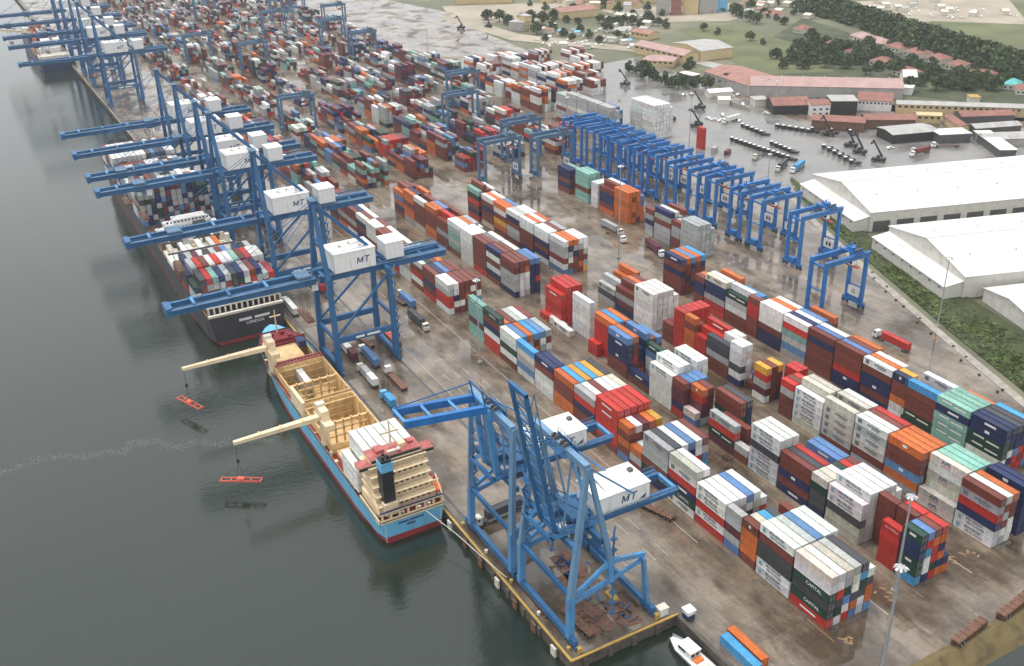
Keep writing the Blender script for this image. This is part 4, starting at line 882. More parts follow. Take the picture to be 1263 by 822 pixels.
BN = dict(A='quayside block', B='second block', C='third block', D='outer block', E='gantry block')
seen = set(); indiv = []
def textfor(c):
    L, ch, b, hn = c['L'], c['c'], c['b'], c['bay']
    if c.get('side', 0) < 25 and not c.get('keep'): return ''
    if b == 'S': return ''
    if ch == 'G' and b == 'A' and L > 10: return 'CAPITAL'
    if ch == 'e' and b == 'C' and hn == 2 and c['t'] in (0, 1, 3, 5): return 'APL'
    if b == 'B' and hn == 1 and ch == 'R' and c['t'] in (2, 4): return 'ALI'
    if ch == 'w' and ((b, hn) in (('A', 2), ('A', 6), ('B', 3), ('B', 8), ('B', 16), ('C', 0), ('C', 10))) and L > 10: return 'STAR'
    r = crng.random()
    if ch in 'tG': return 'BARW2' if L > 10 else 'BARW'
    if ch in 'Bb': return crng.choice(['BARW', 'SML', '', 'BARW']) if r < .8 else ''
    if ch == 'R': return 'BARR' if r < .6 else ''
    if ch in 'wge': return 'BARG' if r < .5 else ''
    if ch in 'rom': return 'SML' if r < .12 else ''
    return ''
for c in cand:
    if len(indiv) >= 300: break
    lab = c.get('label') or '%s container, %s tier up, %s row in, %s bay of %s' % (CNAME[c['c']], ORD[c['t']], ORD[c['col']], ORD[hnum(c)], BN[c['b']])
    if lab in seen: continue
    seen.add(lab); c['lab'] = lab; indiv.append(c); c['ind'] = True
def colj(c, j=.16):
    a = PAL[c['c']]; f = 1+crng.uniform(-j, j); return tuple(max(.004, q*f*(1+crng.uniform(-.05, .05))) for q in a)
for c in indiv:
    tx_ = textfor(c)
    o = bpy.data.objects.new('shipping_container', body_mesh(c['L'], tx_)); COL.objects.link(o)
    jx, jy = crng.uniform(-.03, .03), crng.uniform(-.08, .08)
    o.location = (c['x']+jx, c['y']+jy, c['z']+.05); cc = colj(c); o.color = (*cc, 1)
    tag(o, c['lab'], 'container', c.get('grp', 'shipping containers stacked in the yard'))
    if c['end'] > 14:
        dr = bpy.data.objects.new('door', DOORM); COL.objects.link(dr); dr.parent = o; dr.location = (0, -.0, 0); f = crng.uniform(.85, 1.1); dr.color = (cc[0]*f, cc[1]*f, cc[2]*f, 1)
# everything smaller in view: one mass
vs, fs, cs = [], [], []
for c in conts:
    if c.get('ind'): continue
    o = len(vs); x, y, z, L = c['x']+crng.uniform(-.03, .03), c['y']+crng.uniform(-.1, .1), c['z']+.05, c['L']; w = CW/2
    vs += [(x-w, y, z), (x+w, y, z), (x+w, y+L, z), (x-w, y+L, z), (x-w, y, z+CHT), (x+w, y, z+CHT), (x+w, y+L, z+CHT), (x-w, y+L, z+CHT)]
    k = colj(c)
    for f in ((4, 5, 6, 7), (0, 1, 5, 4), (1, 2, 6, 5), (2, 3, 7, 6), (3, 0, 4, 7)): fs.append(tuple(o+i for i in f)); cs += [*k, 1]*4
me = bpy.data.meshes.new('container_stacks'); me.from_pydata(vs, [], fs); me.materials.append(CPAINT2)
ca = me.color_attributes.new('Col', 'FLOAT_COLOR', 'CORNER'); ca.data.foreach_set('color', cs); me.update()
st_ = bpy.data.objects.new('container_stacks', me); COL.objects.link(st_); tag(st_, kind='stuff')
print('containers', len(conts), 'individual', len(indiv), 'min score', indiv[-1]['score'])
# ------------------------------------------------------------------ quay cranes
def bogies(mb, tm, x, y, n=4):
    for i in range(n):
        yy = y+(i-(n-1)/2)*1.5
        mb.box(x-.5, x+.5, yy-.6, yy+.6, .55, 1.35, BLUE)
        tm.tube((x-.25, yy, .42), (x+.25, yy, .42), .4, DSTEEL, 8)
def crane_big():
    r = empty('quay_crane', (98, 322, 0))
    for y in (-9, 9):
        for x in (0, 22.4):
            l = MB(); l.beam((x, y, 2.0), (x, y, 12.7), 1.8, 2.0, BLUE); l.beam((x, y, 12.7), (x, y*.86, 36), 1.7, 1.9, BLUE, 1.6, 1.6); l.build('leg', r)
    for x in (0, 22.4):
        s = MB(); s.beam((x, -10.5, 2.4), (x, 10.5, 2.4), 1.6, 2.0, BLUE); lg = s.build('sill_beam', r)
        w = MB(); hb = MB()
        for y in (-9.5, 9.5): bogies(hb, w, x, y)
        hb.build('bogie', r); w.build('wheels', r)
    for y in (-9, 9):
        p = MB(); p.beam((0, y, 12.9), (22.4, y, 12.9), 1.4, 2.2, BLUE); p.beam((.3, y, 14.2), (22.0, y*.87, 33.5), .75, .75, BLUE); p.build('portal_beam', r)
    sg = MB(); sg.box(7.2, 10.5, -9.77, -9.71, 12.5, 13.3, LETTERW); sg.box(11.5, 16.5, -9.77, -9.71, 12.5, 13.3, LETTERW); sg.build('sign_board', r)
    u = MB()
    for x in (0, 22.4): u.beam((x, -7.8, 35.2), (x, 7.8, 35.2), 1.3, 1.8, BLUE); u.beam((x, -8.8, 17.5 if x else 13), (x, 8.8, 17.5 if x else 13), .9, 1.2, BLUE)
    u.build_each('cross_beam', r)
    af = MB()
    for y in (-1, 1): af.beam((0, y*7.7, 36), (-.4, y*1.1, 62.5), 1.6, 1.7, BLUE, 1.2, 1.2)
    af.box(-1.3, .7, -1.8, 1.8, 61.6, 63.4, BLUE); af.beam((-.2, -4.4, 49), (-.2, 4.4, 49), .7, .7, BLUE); af.box(-1.5, .9, -2.6, 2.6, 63.4, 63.6, DBLUE)
    rail(af, [(-1.5, -2.6, 63.5), (.9, -2.6, 63.5), (.9, 2.6, 63.5)], 1.0, DBLUE, .05, 1.5); af.build('apex_frame', r)
    bs = MB()
    for y in (-1, 1): bs.beam((0, y*1.2, 62), (22.6, y*3.2, 38.2), 1.15, 1.15, BLUE); bs.beam((22.6, y*3.2, 37.6), (45, y*3.2, 38.4), .3, .4, BLUE)
    bs.build('backstay', r)
    g = MB()
    for y in (-3.3, 3.3): g.beam((-2, y, 35.3), (47, y, 35.3), 1.5, 2.6, BLUE)
    for x in (3, 14, 26, 38, 46.5): g.beam((x, -3.3, 35.6), (x, 3.3, 35.6), .8, 1.2, BLUE)
    for y in (-4.6, 4.6): g.box(-1, 47, y-.45, y+.45, 36.5, 36.6, DBLUE); rail(g, [(-1, y*1.08, 36.6), (47, y*1.08, 36.6)], 1.1, DBLUE, .045, 4)
    g.build('girder', r)
    b = MB()
    for y in (-3.0, 3.0):
        b.beam((-3, y, 35.2), (-53, y, 35.2), 1.5, 2.6, BLUE, 1.3, 2.0)
    for x in (-8, -20, -33, -45, -52.6): b.beam((x, -3.2, 36.4), (x, 3.2, 36.4), .9, .7, LBLUE if x in (-20, -45) else BLUE)
    for y in (-4.2,): b.box(-53, -3, y-.4, y+.4, 36.3, 36.4, DBLUE); rail(b, [(-3, -4.6, 36.4), (-53, -4.6, 36.4)], 1.1, DBLUE, .045, 4)
    b.box(-54.4, -52.8, -3.6, 3.6, 33.8, 36.8, BLUE); b.build('boom', r)
    f = MB()
    for y in (-1, 1): f.beam((-.4, y, 62), (-24, y*2.8, 36.6), .15, .15, BLUE); f.beam((-.4, y, 62.6), (-46, y*2.8, 36.6), .15, .15, BLUE)
    f.build('forestay', r)
    mh = MB(); mh.box(3.5, 19, -5.4, 5.8, 36.8, 43.8, WHITE); mh.box(3.3, 19.2, -5.6, 6.0, 43.8, 44.0, WHITE); mh.box(8.6, 8.75, -5.6, 6.0, 44.0, 44.06, OFFW); mh.box(13.9, 14.05, -5.6, 6.0, 44.0, 44.06, OFFW); mo = mh.build('machinery_house', r)
    v = MB()
    for x, y in ((8, 1), (12, 2.6), (15, -1), (16.5, 3)): v.lathe([(.5, 44.0), (.5, 44.5), (.7, 44.6), (.1, 44.9)], OFFW, 8, (x, y))
    v.build('roof_vent', mo)
    t = MB(); t.mt(12.0, -5.43, 39.0, 2.2, LETTER); t.build('lettering', mo)
    eh = MB(); eh.box(23.6, 30.5, -4.0, 4.4, 37.2, 43.4, WHITE); eh.box(23.4, 30.7, -4.2, 4.6, 43.4, 43.6, WHITE); eh.build('electrical_house', r)
    tr = MB(); tr.box(-9.5, -4.5, -3.6, 3.6, 36.6, 37.4, DBLUE); tr.box(-9, -5, -2, 2, 33.0, 34.4, DSTEEL); tr.build('trolley', r)
    cb = MB(); cb.box(-4.3, -2.0, -1.6, 1.6, 30.6, 33.6, WHITE); cb.box(-4.36, -4.3, -1.4, 1.4, 31.2, 33.2, GLASS); cb.build('operator_cab', r)
    ca = MB()
    for y in (-1.5, 1.5):
        for x in (-8.5, -6): ca.tube((x, y, 33), (x, y, 22), .06, BLACK, 4)
    ca.box(-8.6, -5.9, -6, 6, 20.8, 21.6, RUST); ca.build('spreader', r)
    ld = MB()
    for i, z in enumerate(np.arange(3, 34, 3.4)): ld.box(22.9, 25.0, -9.4, -8.2, z, z+.12, DBLUE); ld.beam((23.2, -9.3, z), (24.7, -8.3, z+3.4), .5, .12, DBLUE)
    ld.build('stair_tower', r)
    return r
CR = crane_big()
def vary(root, span):
    d_ = random.uniform(*span)
    for ch in root.children:
        if ch.name.split('.')[0] in ('trolley', 'operator_cab', 'spreader'): ch.location.x += d_
def crane_label(o, lab): tag(o, lab, 'crane', 'blue ship to shore cranes along the quay')
crane_label(CR, 'blue quay crane, boom over the black ship stern, behind the blue ship bow')
CRL = [(393, 'second blue quay crane in the near row, boom over the black ship white deck'), (464, 'third blue quay crane, over the grey container wall of the black ship'),
       (489, 'blue quay crane packed tight behind, fourth in the row over the black ship'), (532, 'blue quay crane fifth in the row over the black ship'), (575, 'blue quay crane sixth and last of the row at the black ship bow'),
       (792, 'lone blue quay crane standing open on bare quay, between two ships'), (866, 'blue quay crane just past the lone one, over the navy ship stern'), (912, 'blue quay crane second from the navy ship stern'), (976, 'blue quay crane third beyond the navy ship stern'), (1036, 'farthest blue quay crane at the top edge')]
for y, lab in CRL:
    c = copy_tree(CR); c.location = (98+random.uniform(-.1, .1), y, 0); vary(c, (-38, 6)); crane_label(c, lab)
# --- the two older cranes in front
def crane_old(y0, lab, raised):
    r = empty('quay_crane', (97.6, y0, 0)); crane_label(r, lab); M_ = LBLUE; AX = 4.8 if raised else 1.6
    for y in (-11.6, 11.6):
        l = MB(); l.beam((0, y, 2), (.3, y, 14), 1.5, 1.7, M_); l.beam((.3, y, 14), (AX, y*.97, 48.5 if raised else 44.5), 1.4, 1.6, PBLUE, 1.1, 1.2); l.build('leg', r)
        l = MB(); l.beam((11.5, y, 14), (11.2, y, 21), 1.1, 1.5, M_); l.beam((11.2, y, 21), (AX+.4, y*.97, 48.5 if raised else 44.5), 1.3, 1.4, PBLUE, 1.0, 1.0); l.build('leg', r)
        p = MB(); p.beam((11.2, y, 20.2), (21.2, y, 18.2), .9, 1.2, M_); p.beam((11.5, y, 14.6), (21.0, y, 16.8), .7, 1.0, M_); p.beam((20.6, y-.7, 17.6), (22.6, y-.7, 2), .7, .8, M_); p.beam((21.4, y+.9, 17.6), (22.6, y+.9, 2), .7, .8, M_)
        p.beam((.4, y, 13.4), (11.3, y, 20), .9, 1.1, M_); p.beam((.4, y, 12.2), (11.4, y, 14.4), .9, 1.1, M_); p.build('outrigger_frame', r)
    for x in (0, 22.6):
        s = MB(); s.beam((x, -14.5, 2.1), (x, 14.5, 2.1), 1.2, 1.5, BLUE); s.build('sill_beam', r)
        w = MB(); hb = MB()
        for y in (-12.2, 12.2): bogies(hb, w, x, y)
        hb.build('bogie', r); w.build('wheels', r)
    zt = 48.6 if raised else 44.6
    t = MB(); t.beam((AX, -11.4, zt), (AX, 11.4, zt), 1.5, 1.6, PBLUE); t.beam((11.3, -11.4, 20.5), (11.3, 11.4, 20.5), 1.2, 1.5, BLUE); t.beam((.3, -11.4, 14), (.3, 11.4, 14), .9, 1.2, BLUE)
    t.beam((2.3, -11.4, 26.5), (2.3, 11.4, 26.5), 1.2, 1.5, BLUE); t.beam((9.2, -11.4, 26.5), (9.2, 11.4, 26.5), 1.2, 1.5, BLUE); t.beam((AX, -11.3, 40), (AX, -3, zt), .6, .6, M_); t.beam((AX, 11.3, 40), (AX, 3, zt), .6, .6, M_); t.build_each('cross_beam', r)
    g = MB(); gx = 36
    for y in (-3.6, 3.6): g.beam((1.5, y, 26.6), (gx, y, 26.6), 1.0, 2.0, BLUE if not raised else BLUE)
    for x in (2, 10, 18, 27, gx): g.beam((x, -3.6, 26.8), (x, 3.6, 26.8), .9, 1.3, LBLUE if x == gx else BLUE)
    for y in (-4.8, 4.8): g.box(1.5, gx, y-.4, y+.4, 27.6, 27.7, BLUE); rail(g, [(1.5, y*1.07, 27.7), (gx, y*1.07, 27.7)], 1.1, DBLUE, .05, 3)
    for y in (-3.2, 3.2): g.beam((AX, y*3.2, zt), (26, y, 27.6), .45, .45, M_)
    g.build('girder', r)
    mh = MB(); mh.box(12.5, 27.5, -4.4, 5.0, 27.8, 32.6, WHITE); mh.box(12.3, 27.7, -4.6, 5.2, 32.6, 32.85, WHITE); mh.box(17.4, 17.6, -4.6, 5.2, 32.85, 32.95, OFFW); mo = mh.build('machinery_house', r)
    tx = MB(); tx.mt(19.4, -4.43, 29.2, 2.0, LETTER); tx.add([(24.4, -4.44, 28.6), (26.2, -4.44, 28.6), (26.6, -4.44, 29.8), (25.6, -4.44, 29.3)], [(0, 1, 2, 3)], LETTER); tx.build('lettering', mo)
    v = MB(); v.box(25.2, 26.4, 1, 2.2, 32.85, 33.6, DSTEEL); v.build('roof_vent', mo)
    b = MB()
    if raised:
        H0, H1 = Vector((1.2, 0, 27)), Vector((-6.0, 0, 66.5)); ax = (H1-H0)
        for y in (-3.3, 3.3): b.beam(H0+Vector((0, y, 0)), H1+Vector((0, y, 0)), .8, .9, BLUE)
        n = 9
        for i in range(n+1):
            p = H0+ax*(i/n); b.beam(p+Vector((0, -3.3, 0)), p+Vector((0, 3.3, 0)), .4, .4, BLUE)
            if i < n:
                q2 = H0+ax*((i+1)/n); b.beam(p+Vector((0, -3.3, 0)), q2+Vector((0, 3.3, 0)), .22, .22, BLUE)
                o_ = Vector((1.8, 0, .3))
                for y in (-3.8,): b.beam(p+Vector((1.8, y, 0)), q2+Vector((1.8, y, 0)), .22, .22, DBLUE); b.beam(p+Vector((0, y, 0)), q2+Vector((1.8, y, 0)), .18, .18, DBLUE)
        b.beam((-6, -3.7, 66.4), (-6, 3.7, 66.4), .9, .9, BLUE); b.build('boom', r)
        st = MB()
        for y in (-3.3, 3.3): st.beam((AX, y, zt), (H0+ax*.55)+Vector((0, y, 0)), .3, .3, BLUE)
        st.build('forestay', r)
    else:
        for y in (-3.3, 3.3): b.beam((1, y, 27), (-1.4, y, 46.6), 1.3, 1.5, LBLUE)
        for z in (30, 35, 40, 45): b.beam((.6-(z-27)*.12, -3.3, z), (.6-(z-27)*.12, 3.3, z), .5, .5, BLUE)
        b.build('inner_boom', r); ob = MB()
        T0, T1 = Vector((-1.4, 0, 47.2)), Vector((-23.2, 0, 49.8))
        for y in (-3.3, 3.3): ob.beam(T0+Vector((0, y, 0)), T1+Vector((0, y, 0)), 1.3, 1.9, RBLUE)
        for f in (0, .34, .68, 1): p = T0.lerp(T1, f); ob.beam(p+Vector((0, -3.5, .7)), p+Vector((0, 3.5, .7)), .7, .5, LBLUE)
        ob.beam((-1.5, 3.3, 51.8), T1+Vector((0, 3.3, 1)), .25, .25, BLUE)
        for y in (-3.3, 3.3): ob.beam((-1.5, y, 47), (-2.5, y, 52.5), .35, .35, BLUE); ob.beam((-2.5, y, 52.5), (3.5, y, zt), .3, .3, BLUE)
        ob.beam((-2.5, -3.3, 52.5), (-2.5, 3.3, 52.5), .35, .35, BLUE); ob.build('outer_boom', r)
    hg = MB()
    for x in (2.6, 9.4):
        for y in (-4.4, 4.4): hg.beam((x, y, 27), (AX+.2*(x-AX), y*1.25, zt-.6), .5, .5, PBLUE)
    hg.beam((2.6, -4.4, 36), (9.4, -4.4, 30), .25, .25, BLUE); hg.beam((2.6, 4.4, 36), (9.4, 4.4, 30), .25, .25, BLUE); hg.build_each('hanger', r)
    pf = MB(); pf.box(-1.5, 11.5, -6.4, -4.9, 27.6, 27.75, BLUE); pf.box(-1.5, 11.5, 4.9, 6.4, 27.6, 27.75, BLUE); pf.box(-2.5, -1.0, -6.4, 6.4, 27.6, 27.75, BLUE); rail(pf, [(-2.5, -6.4, 27.7), (11.5, -6.4, 27.7)], 1.1, BLUE, .05, 1.5); rail(pf, [(-2.5, -6.4, 27.7), (-2.5, 6.4, 27.7)], 1.1, BLUE, .05, 1.5)
    pf.build('walkway', r); pf = MB(); pf.box(AX-2, AX+2, -4.5, 4.5, zt-.9, zt-.75, BLUE); rail(pf, [(AX-2, -4.5, zt+.6), (AX+2, -4.5, zt+.6), (AX+2, 4.5, zt+.6)], 1.1, BLUE, .05, 1.5); pf.box(AX+1.9, AX+2.1, -4.5, 4.5, zt-.8, zt+.65, BLUE); pf.build('top_platform', r)
    rp = MB()
    for y in (-2.2, -1.1, 1.1, 2.2): rp.tube((AX, y, zt+.8), (17, y, 31), .07, BLACK, 4); rp.tube((AX, y, zt+.8), ((-2.0 if raised else -.8), y, 52 if raised else 46), .07, BLACK, 4); rp.tube((8.5, y, 27.5), (8.5, y, 23.5), .06, BLACK, 4)
    rp.build('hoist_rope', r)
    sv = MB()
    for y in (-2.6, -1.2, 1.2, 2.6): sv.tube((AX-.1, y-.2, zt+1.2), (AX-.1, y+.2, zt+1.2), .75, DSTEEL, 10)
    sv.build('sheave', r)
    zz = MB()
    for i in range(7): z = 14+i*3.2; zz.beam((1.2, 9.4+(i % 2)*2.6, z), (1.2, 12.0-(i % 2)*2.6, z+3.2), .6, .15, BLUE); zz.box(.8, 1.8, 9.0, 12.4, z, z+.1, BLUE)
    zz.build('zigzag_stair', r)
    tr = MB(); tr.box(6, 11, -3.4, 3.4, 28.0, 29, BLUE); tr.box(7, 10, -2, 2, 22.5, 24, DSTEEL); tr.tube((9.6, -5.1, 24.5), (9.9, -5.5, 24.5), 1.1, OFFW, 10); tr.build('trolley', r)
    cb = MB(); cb.box(4, 6.4, -1.4, 1.4, 22.4, 25.2, WHITE); cb.box(3.95, 4, -1.2, 1.2, 22.9, 24.8, GLASS); cb.build('operator_cab', r)
    ld = MB()
    for z in np.arange(3, 26, 3.2): ld.box(11.9, 13.6, -11.4, -10.2, z, z+.12, BLUE); ld.beam((12.1, -11.3, z), (13.4, -10.3, z+3.2), .45, .12, BLUE)
    ld.build('stair_tower', r)
    return r
crane_old(167.4, 'pale blue crane at the quay corner, lattice boom raised upright', True)
crane_old(195.6, 'pale blue crane beside the raised boom, its own outer boom folded level', False)
# ------------------------------------------------------------------ yard gantry cranes
def rtg_proto(M_, num=None):
    r = empty('yard_gantry_crane', (0, 0, -500)); X1 = 21.5
    for x in (0, X1):
        for y in (-3.8, 3.8): l = MB(); l.beam((x, y, 2.2), (x, y, 22.4), 1.3, 1.25, M_); l.build('leg', r)
        s = MB(); s.beam((x, -5.6, 2.0), (x, 5.6, 2.0), 1.1, 1.2, M_); s.beam((x, -3.8, 8.6 if x else 12), (x, 3.8, 8.6 if x else 12), .45, .5, M_); s.beam((x, -3.6, 22), (x, 3.6, 22), .6, .8, M_); s.build_each('cross_beam', r)
        for y in (-5.2, -3.2, 3.2, 5.2): w = MB(); w.tube((x-.3, y, .75), (x+.3, y, .75), .75, TYRE, 12); w.tube((x-.34, y, .75), (x+.34, y, .75), .3, M_, 8); w.build('wheel', r)
    for y in (-3.8, 3.8):
        b = MB(); b.beam((-.6, y, 23.2), (X1+1.2, y, 23.2), 1.15, 2.0, M_); b.box(-.6, X1+1.2, y+(.5 if y > 0 else -.9), y+(.9 if y > 0 else -.5), 23.9, 23.95, DSTEEL); yy = y+(.9 if y > 0 else -.9); rail(b, [(-.6, yy, 24.1), (X1+1.2, yy, 24.1)], 1.0, M_, .05, 3); b.build('main_girder', r)
    t = MB(); t.beam((15, -4.4, 24.6), (15, 4.4, 24.6), .5, .6, M_); t.beam((19, -4.4, 24.6), (19, 4.4, 24.6), .5, .6, M_); t.box(14.8, 19.2, -2.0, 1.0, 24.5, 25.0, M_); t.box(15.4, 17.6, -1.6, .6, 25.0, 26.2, M_); t.box(14.8, 19.2, -3.4, -2.6, 24.5, 24.9, M_); t.tube((15, -3, 25.6), (19, -3, 25.6), .55, DSTEEL, 8); t.tube((16.5, .2, 26.0), (16.5, .2, 27.4), .3, M_, 6); rail(t, [(14.8, -3.4, 24.9), (19.2, -3.4, 24.9)], 1.1, M_, .05, 2); t.build('trolley', r)
    sp = MB()
    for a in (15.4, 18.4):
        for y in (-2, 2): sp.tube((a, y, 24), (a, y, 19.2), .05, BLACK, 4)
    sp.box(15.4, 18.4, -1.2, 1.2, 18.6, 19.3, RUST); sp.box(16.2, 17.6, -4.4, 4.4, 18.2, 18.7, SPRED); sp.build('spreader', r)
    c = MB(); c.box(13.4, 15.2, -4.2, -2.0, 20.3, 22.8, WHITE); c.box(13.3, 13.4, -4.0, -2.2, 20.8, 22.4, GLASS); c.build('operator_cab', r)
    p = MB(); p.box(X1-.6, X1+1.4, -2.6, 2.6, 2.6, 5.0, M_); p.box(-1.2, .5, -2.0, 1.4, 2.6, 4.6, M_); p.build_each('power_unit', r)
    g = MB(); g.box(X1-2.3, X1-.2, -4.42, -4.32, 2.4, 2.5, M_); g.box(X1-.75, X1-.68, -2.9, 2.9, 4.2, 8.0, WHITE)
    if num: g.text(num, 2.2, BLACK, (X1-.79, .0, 6.0), (0, -1, 0), (0, 0, 1), off=.04)
    else: g.box(X1-.80, X1-.76, -1.4, -.4, 5.2, 6.9, BLACK); g.box(X1-.80, X1-.76, .4, 1.4, 5.2, 6.9, BLACK)
    g.build('number_plate', r)
    return r
GG = 'blue yard gantry cranes parked in a row'
def gtag(o, lab, grp=GG): tag(o, lab, 'gantry crane', grp)
P1 = rtg_proto(RBLUE, '15'); P1.location = (274.1, 257.6, 0); gtag(P1, 'blue yard gantry crane standing apart, number 15 on its white leg plate')
P2 = rtg_proto(RBLUE); P2.location = (302.6, 300, 0); gtag(P2, 'blue yard gantry crane between the numbered one and the tight row')
ROW = [(303, 326), (303, 338), (304, 358), (303, 371), (303, 388), (304, 406), (303, 417), (304, 428), (303, 440), (304, 451), (303, 462), (303, 474), (303.5, 487)]
for i, (x, y) in enumerate(ROW):
    o = copy_tree(P2); o.location = (x+random.uniform(-.8, .8), y+random.uniform(-1.5, 1.5), 0); vary(o, (-11, .5)); gtag(o, 'blue yard gantry crane in the tight row, %s from the row\'s near end' % ORD[i])
P3 = rtg_proto(DBLUE)
FARR = [(242.4, 477, 'dull blue gantry crane astride the empty wet aisle, nearer of two'), (271.5, 470, 'dull blue gantry crane at the end of the wet aisle beside the blue row'), (272, 505, 'dull blue gantry crane just behind the wet aisle'), (272.5, 585, 'dull blue gantry crane over the mixed stacks before the white towers'),
        (302, 640, 'dull blue gantry crane nearest the white container towers'), (181, 640, 'dull blue gantry crane over the orange stacks in the second block'), (210.5, 840, 'dull blue gantry crane over far grey stacks, low in the hazy group'), (302, 830, 'dull blue gantry crane beside the far right edge of the hazy stacks'),
        (302, 905, 'dull blue gantry crane at the hazy yard edge, second back'), (272, 985, 'dull blue gantry crane deep in the hazy stacks'), (333, 985, 'dull blue gantry crane deep in the haze, inland side'), (303, 1060, 'dull blue gantry crane far back in the haze, inland column'), (181, 905, 'dull blue gantry crane over a maroon stack far along the yard'),
        (333, 1110, 'farthest dull blue gantry crane but one'), (242, 1130, 'farthest dull blue gantry crane of the yard'), (120, 1290, 'dull blue gantry crane at the far end of the apron')]
for i, (x, y, lab) in enumerate(FARR):
    o = P3 if i == 0 else copy_tree(P3, None, ('wheel',)); o.location = (x, y, 0); gtag(o, lab, 'dull blue yard gantry cranes among the far stacks')

# ------------------------------------------------------------------ trucks and trailers (front of the vehicle towards +Y)
def wheels(parent, ys, xw=1.05, r=.5, both=True):
    for y in ys:
        for x in (-xw, xw): w = MB(); w.tube((x-.18, y, r), (x+.18, y, r), r, TYRE, 10); w.tube((x-.2, y, r), (x+.2, y, r), r*.5, STEEL, 8); w.build('wheel', parent)
def truck_proto(cabm, chm, deckm=None):
    r = empty('truck', (0, 0, -500))
    c = MB(); c.add([(-1.2, 8.0, .7), (1.2, 8.0, .7), (1.2, 10.2, .7), (-1.2, 10.2, .7), (-1.15, 8.0, 3.3), (1.15, 8.0, 3.3), (1.1, 9.6, 3.3), (-1.1, 9.6, 3.3), (-1.2, 10.2, 1.9), (1.2, 10.2, 1.9)], [(0, 3, 2, 1), (4, 5, 6, 7), (0, 1, 5, 4), (1, 2, 9, 6, 5), (3, 0, 4, 7, 8), (8, 7, 6, 9), (3, 8, 9, 2)], cabm); c.build('cab', r)
    w = MB(); w.add([(-1.02, 10.06, 2.2), (1.02, 10.06, 2.2), (.98, 9.72, 3.1), (-.98, 9.72, 3.1)], [(0, 1, 2, 3)], GLASS); w.box(-1.215, 1.215, 8.7, 9.6, 2.2, 2.9, GLASS); w.build('windscreen', r)
    t = MB()
    for x in (-.5, .5): t.box(x-.12, x+.12, -6.2, 9.6, .95, 1.25, chm)
    for y in (-6.1, -3, 0, 3, 6.0): t.box(-1.2, 1.2, y-.12, y+.12, 1.1, 1.32, chm)
    if deckm: t.box(-1.2, 1.2, -6.2, 6.2, 1.26, 1.42, deckm)
    t.box(-1.1, 1.1, 6.9, 7.8, .8, 1.2, BLACK); t.build('trailer', r)
    wheels(r, (-5.2, -4.0, 6.7, 9.2)); return r
TP = dict(w=truck_proto(WHITE, RUST), b=truck_proto(FUNBLUE, BLUE), g=truck_proto(OFFW, DSTEEL), r=truck_proto(WHITE, REDP, RUST))
tused = set()
def boxload(x, y, z, rz, L, ch, lab):
    o = bpy.data.objects.new('shipping_container', body_mesh(L, '')); COL.objects.link(o); o.location = (x, y, z); o.rotation_euler = (0, 0, rz); cc = PAL[ch]; o.color = (*cc, 1)
    tag(o, lab, 'container', 'containers riding on trucks or lying loose'); return o
def truck(kind, px, py, deg, lab, loads=(), grp='terminal trucks on the apron and yard'):
    o = TP[kind] if kind not in tused else copy_tree(TP[kind]); tused.add(kind); g = G(px, py); rz = math.radians(deg)
    o.location = (g[0], g[1], 0); o.rotation_euler = (0, 0, rz); tag(o, lab, 'truck', grp)
    for (yo, L, ch, l2) in loads: boxload(g[0]-math.sin(rz)*yo, g[1]+math.cos(rz)*yo, 1.43, rz, L, ch, l2)
truck('w', 432, 440, 0, 'white truck between the crane legs with one pale box', [(0, L20, 'w', 'short white container riding on the truck between the crane legs'), (-6.1, L20, 'm', 'maroon short container behind the white one on the truck')])
truck('w', 458, 447, 0, 'truck with a long blue box under the blue crane', [(-6.1, L40, 'b', 'long mid blue container on the truck under the crane')])
truck('g', 456, 471, 0, 'pale truck with grey boxes beside the tan holds', [(0, L20, 'g', 'grey short container behind the pale cab'), (-6.1, L20, 'w', 'whitish short container at the tail of the pale truck')])
truck('r', 491, 474, 0, 'white cab truck pulling an empty red flat trailer')
truck('b', 486, 506, 0, 'sky blue terminal truck at the tip of the folded boom', [(0, L20, 'c', 'sky blue short container just behind the blue truck')])
truck('g', 514, 398, 180, 'white cab truck with grey tarpaulin box heading down the apron', [(-6.1, L40, 'd', 'long charcoal container on the truck heading down the apron')])
truck('g', 503, 376, 0, 'truck with a dull blue box beside the tall stacks', [(-6.1, L40, 'b', 'dull blue container on the truck by the tall stacks')])
truck('w', 360, 385, 0, 'truck with white box beside the black ship stern', [(-6.1, L40, 'w', 'white long container on the truck by the black ship stern')])
truck('b', 400, 363, 0, 'truck with red box framed by the blue crane legs', [(0, L20, 'R', 'short red container under the blue crane legs')])
truck('g', 622, 635, 95, 'white cab truck passing under the pale blue cranes', [(-6.1, L40, 'd', 'charcoal container on the truck under the pale blue cranes')])
truck('g', 752, 284, 180, 'white cab truck on the wet cross aisle', [(-6.1, L40, 'g', 'grey container on the truck on the wet cross aisle')])
truck('w', 757, 292, 175, 'white empty truck following on the wet cross aisle')
truck('w', 805, 309, 170, 'white cab truck with a maroon box turning near the outer block', [(-6.1, L40, 'm', 'maroon container on the truck near the outer block')])
truck('w', 1104, 428, 0, 'truck parked on the open yard under one orange red box', [(-6.1, L40, 'R', 'orange red container on the lone truck near the grass kerb')])
truck('w', 880, 560, 20, 'white truck in the gap between quayside stacks')
truck('w', 886, 572, 12, 'white truck nose in behind the quayside stack')
truck('g', 330, 350, 0, 'truck waiting behind the second blue crane', [(-6.1, L40, 'B', 'navy container on the truck behind the second blue crane')])
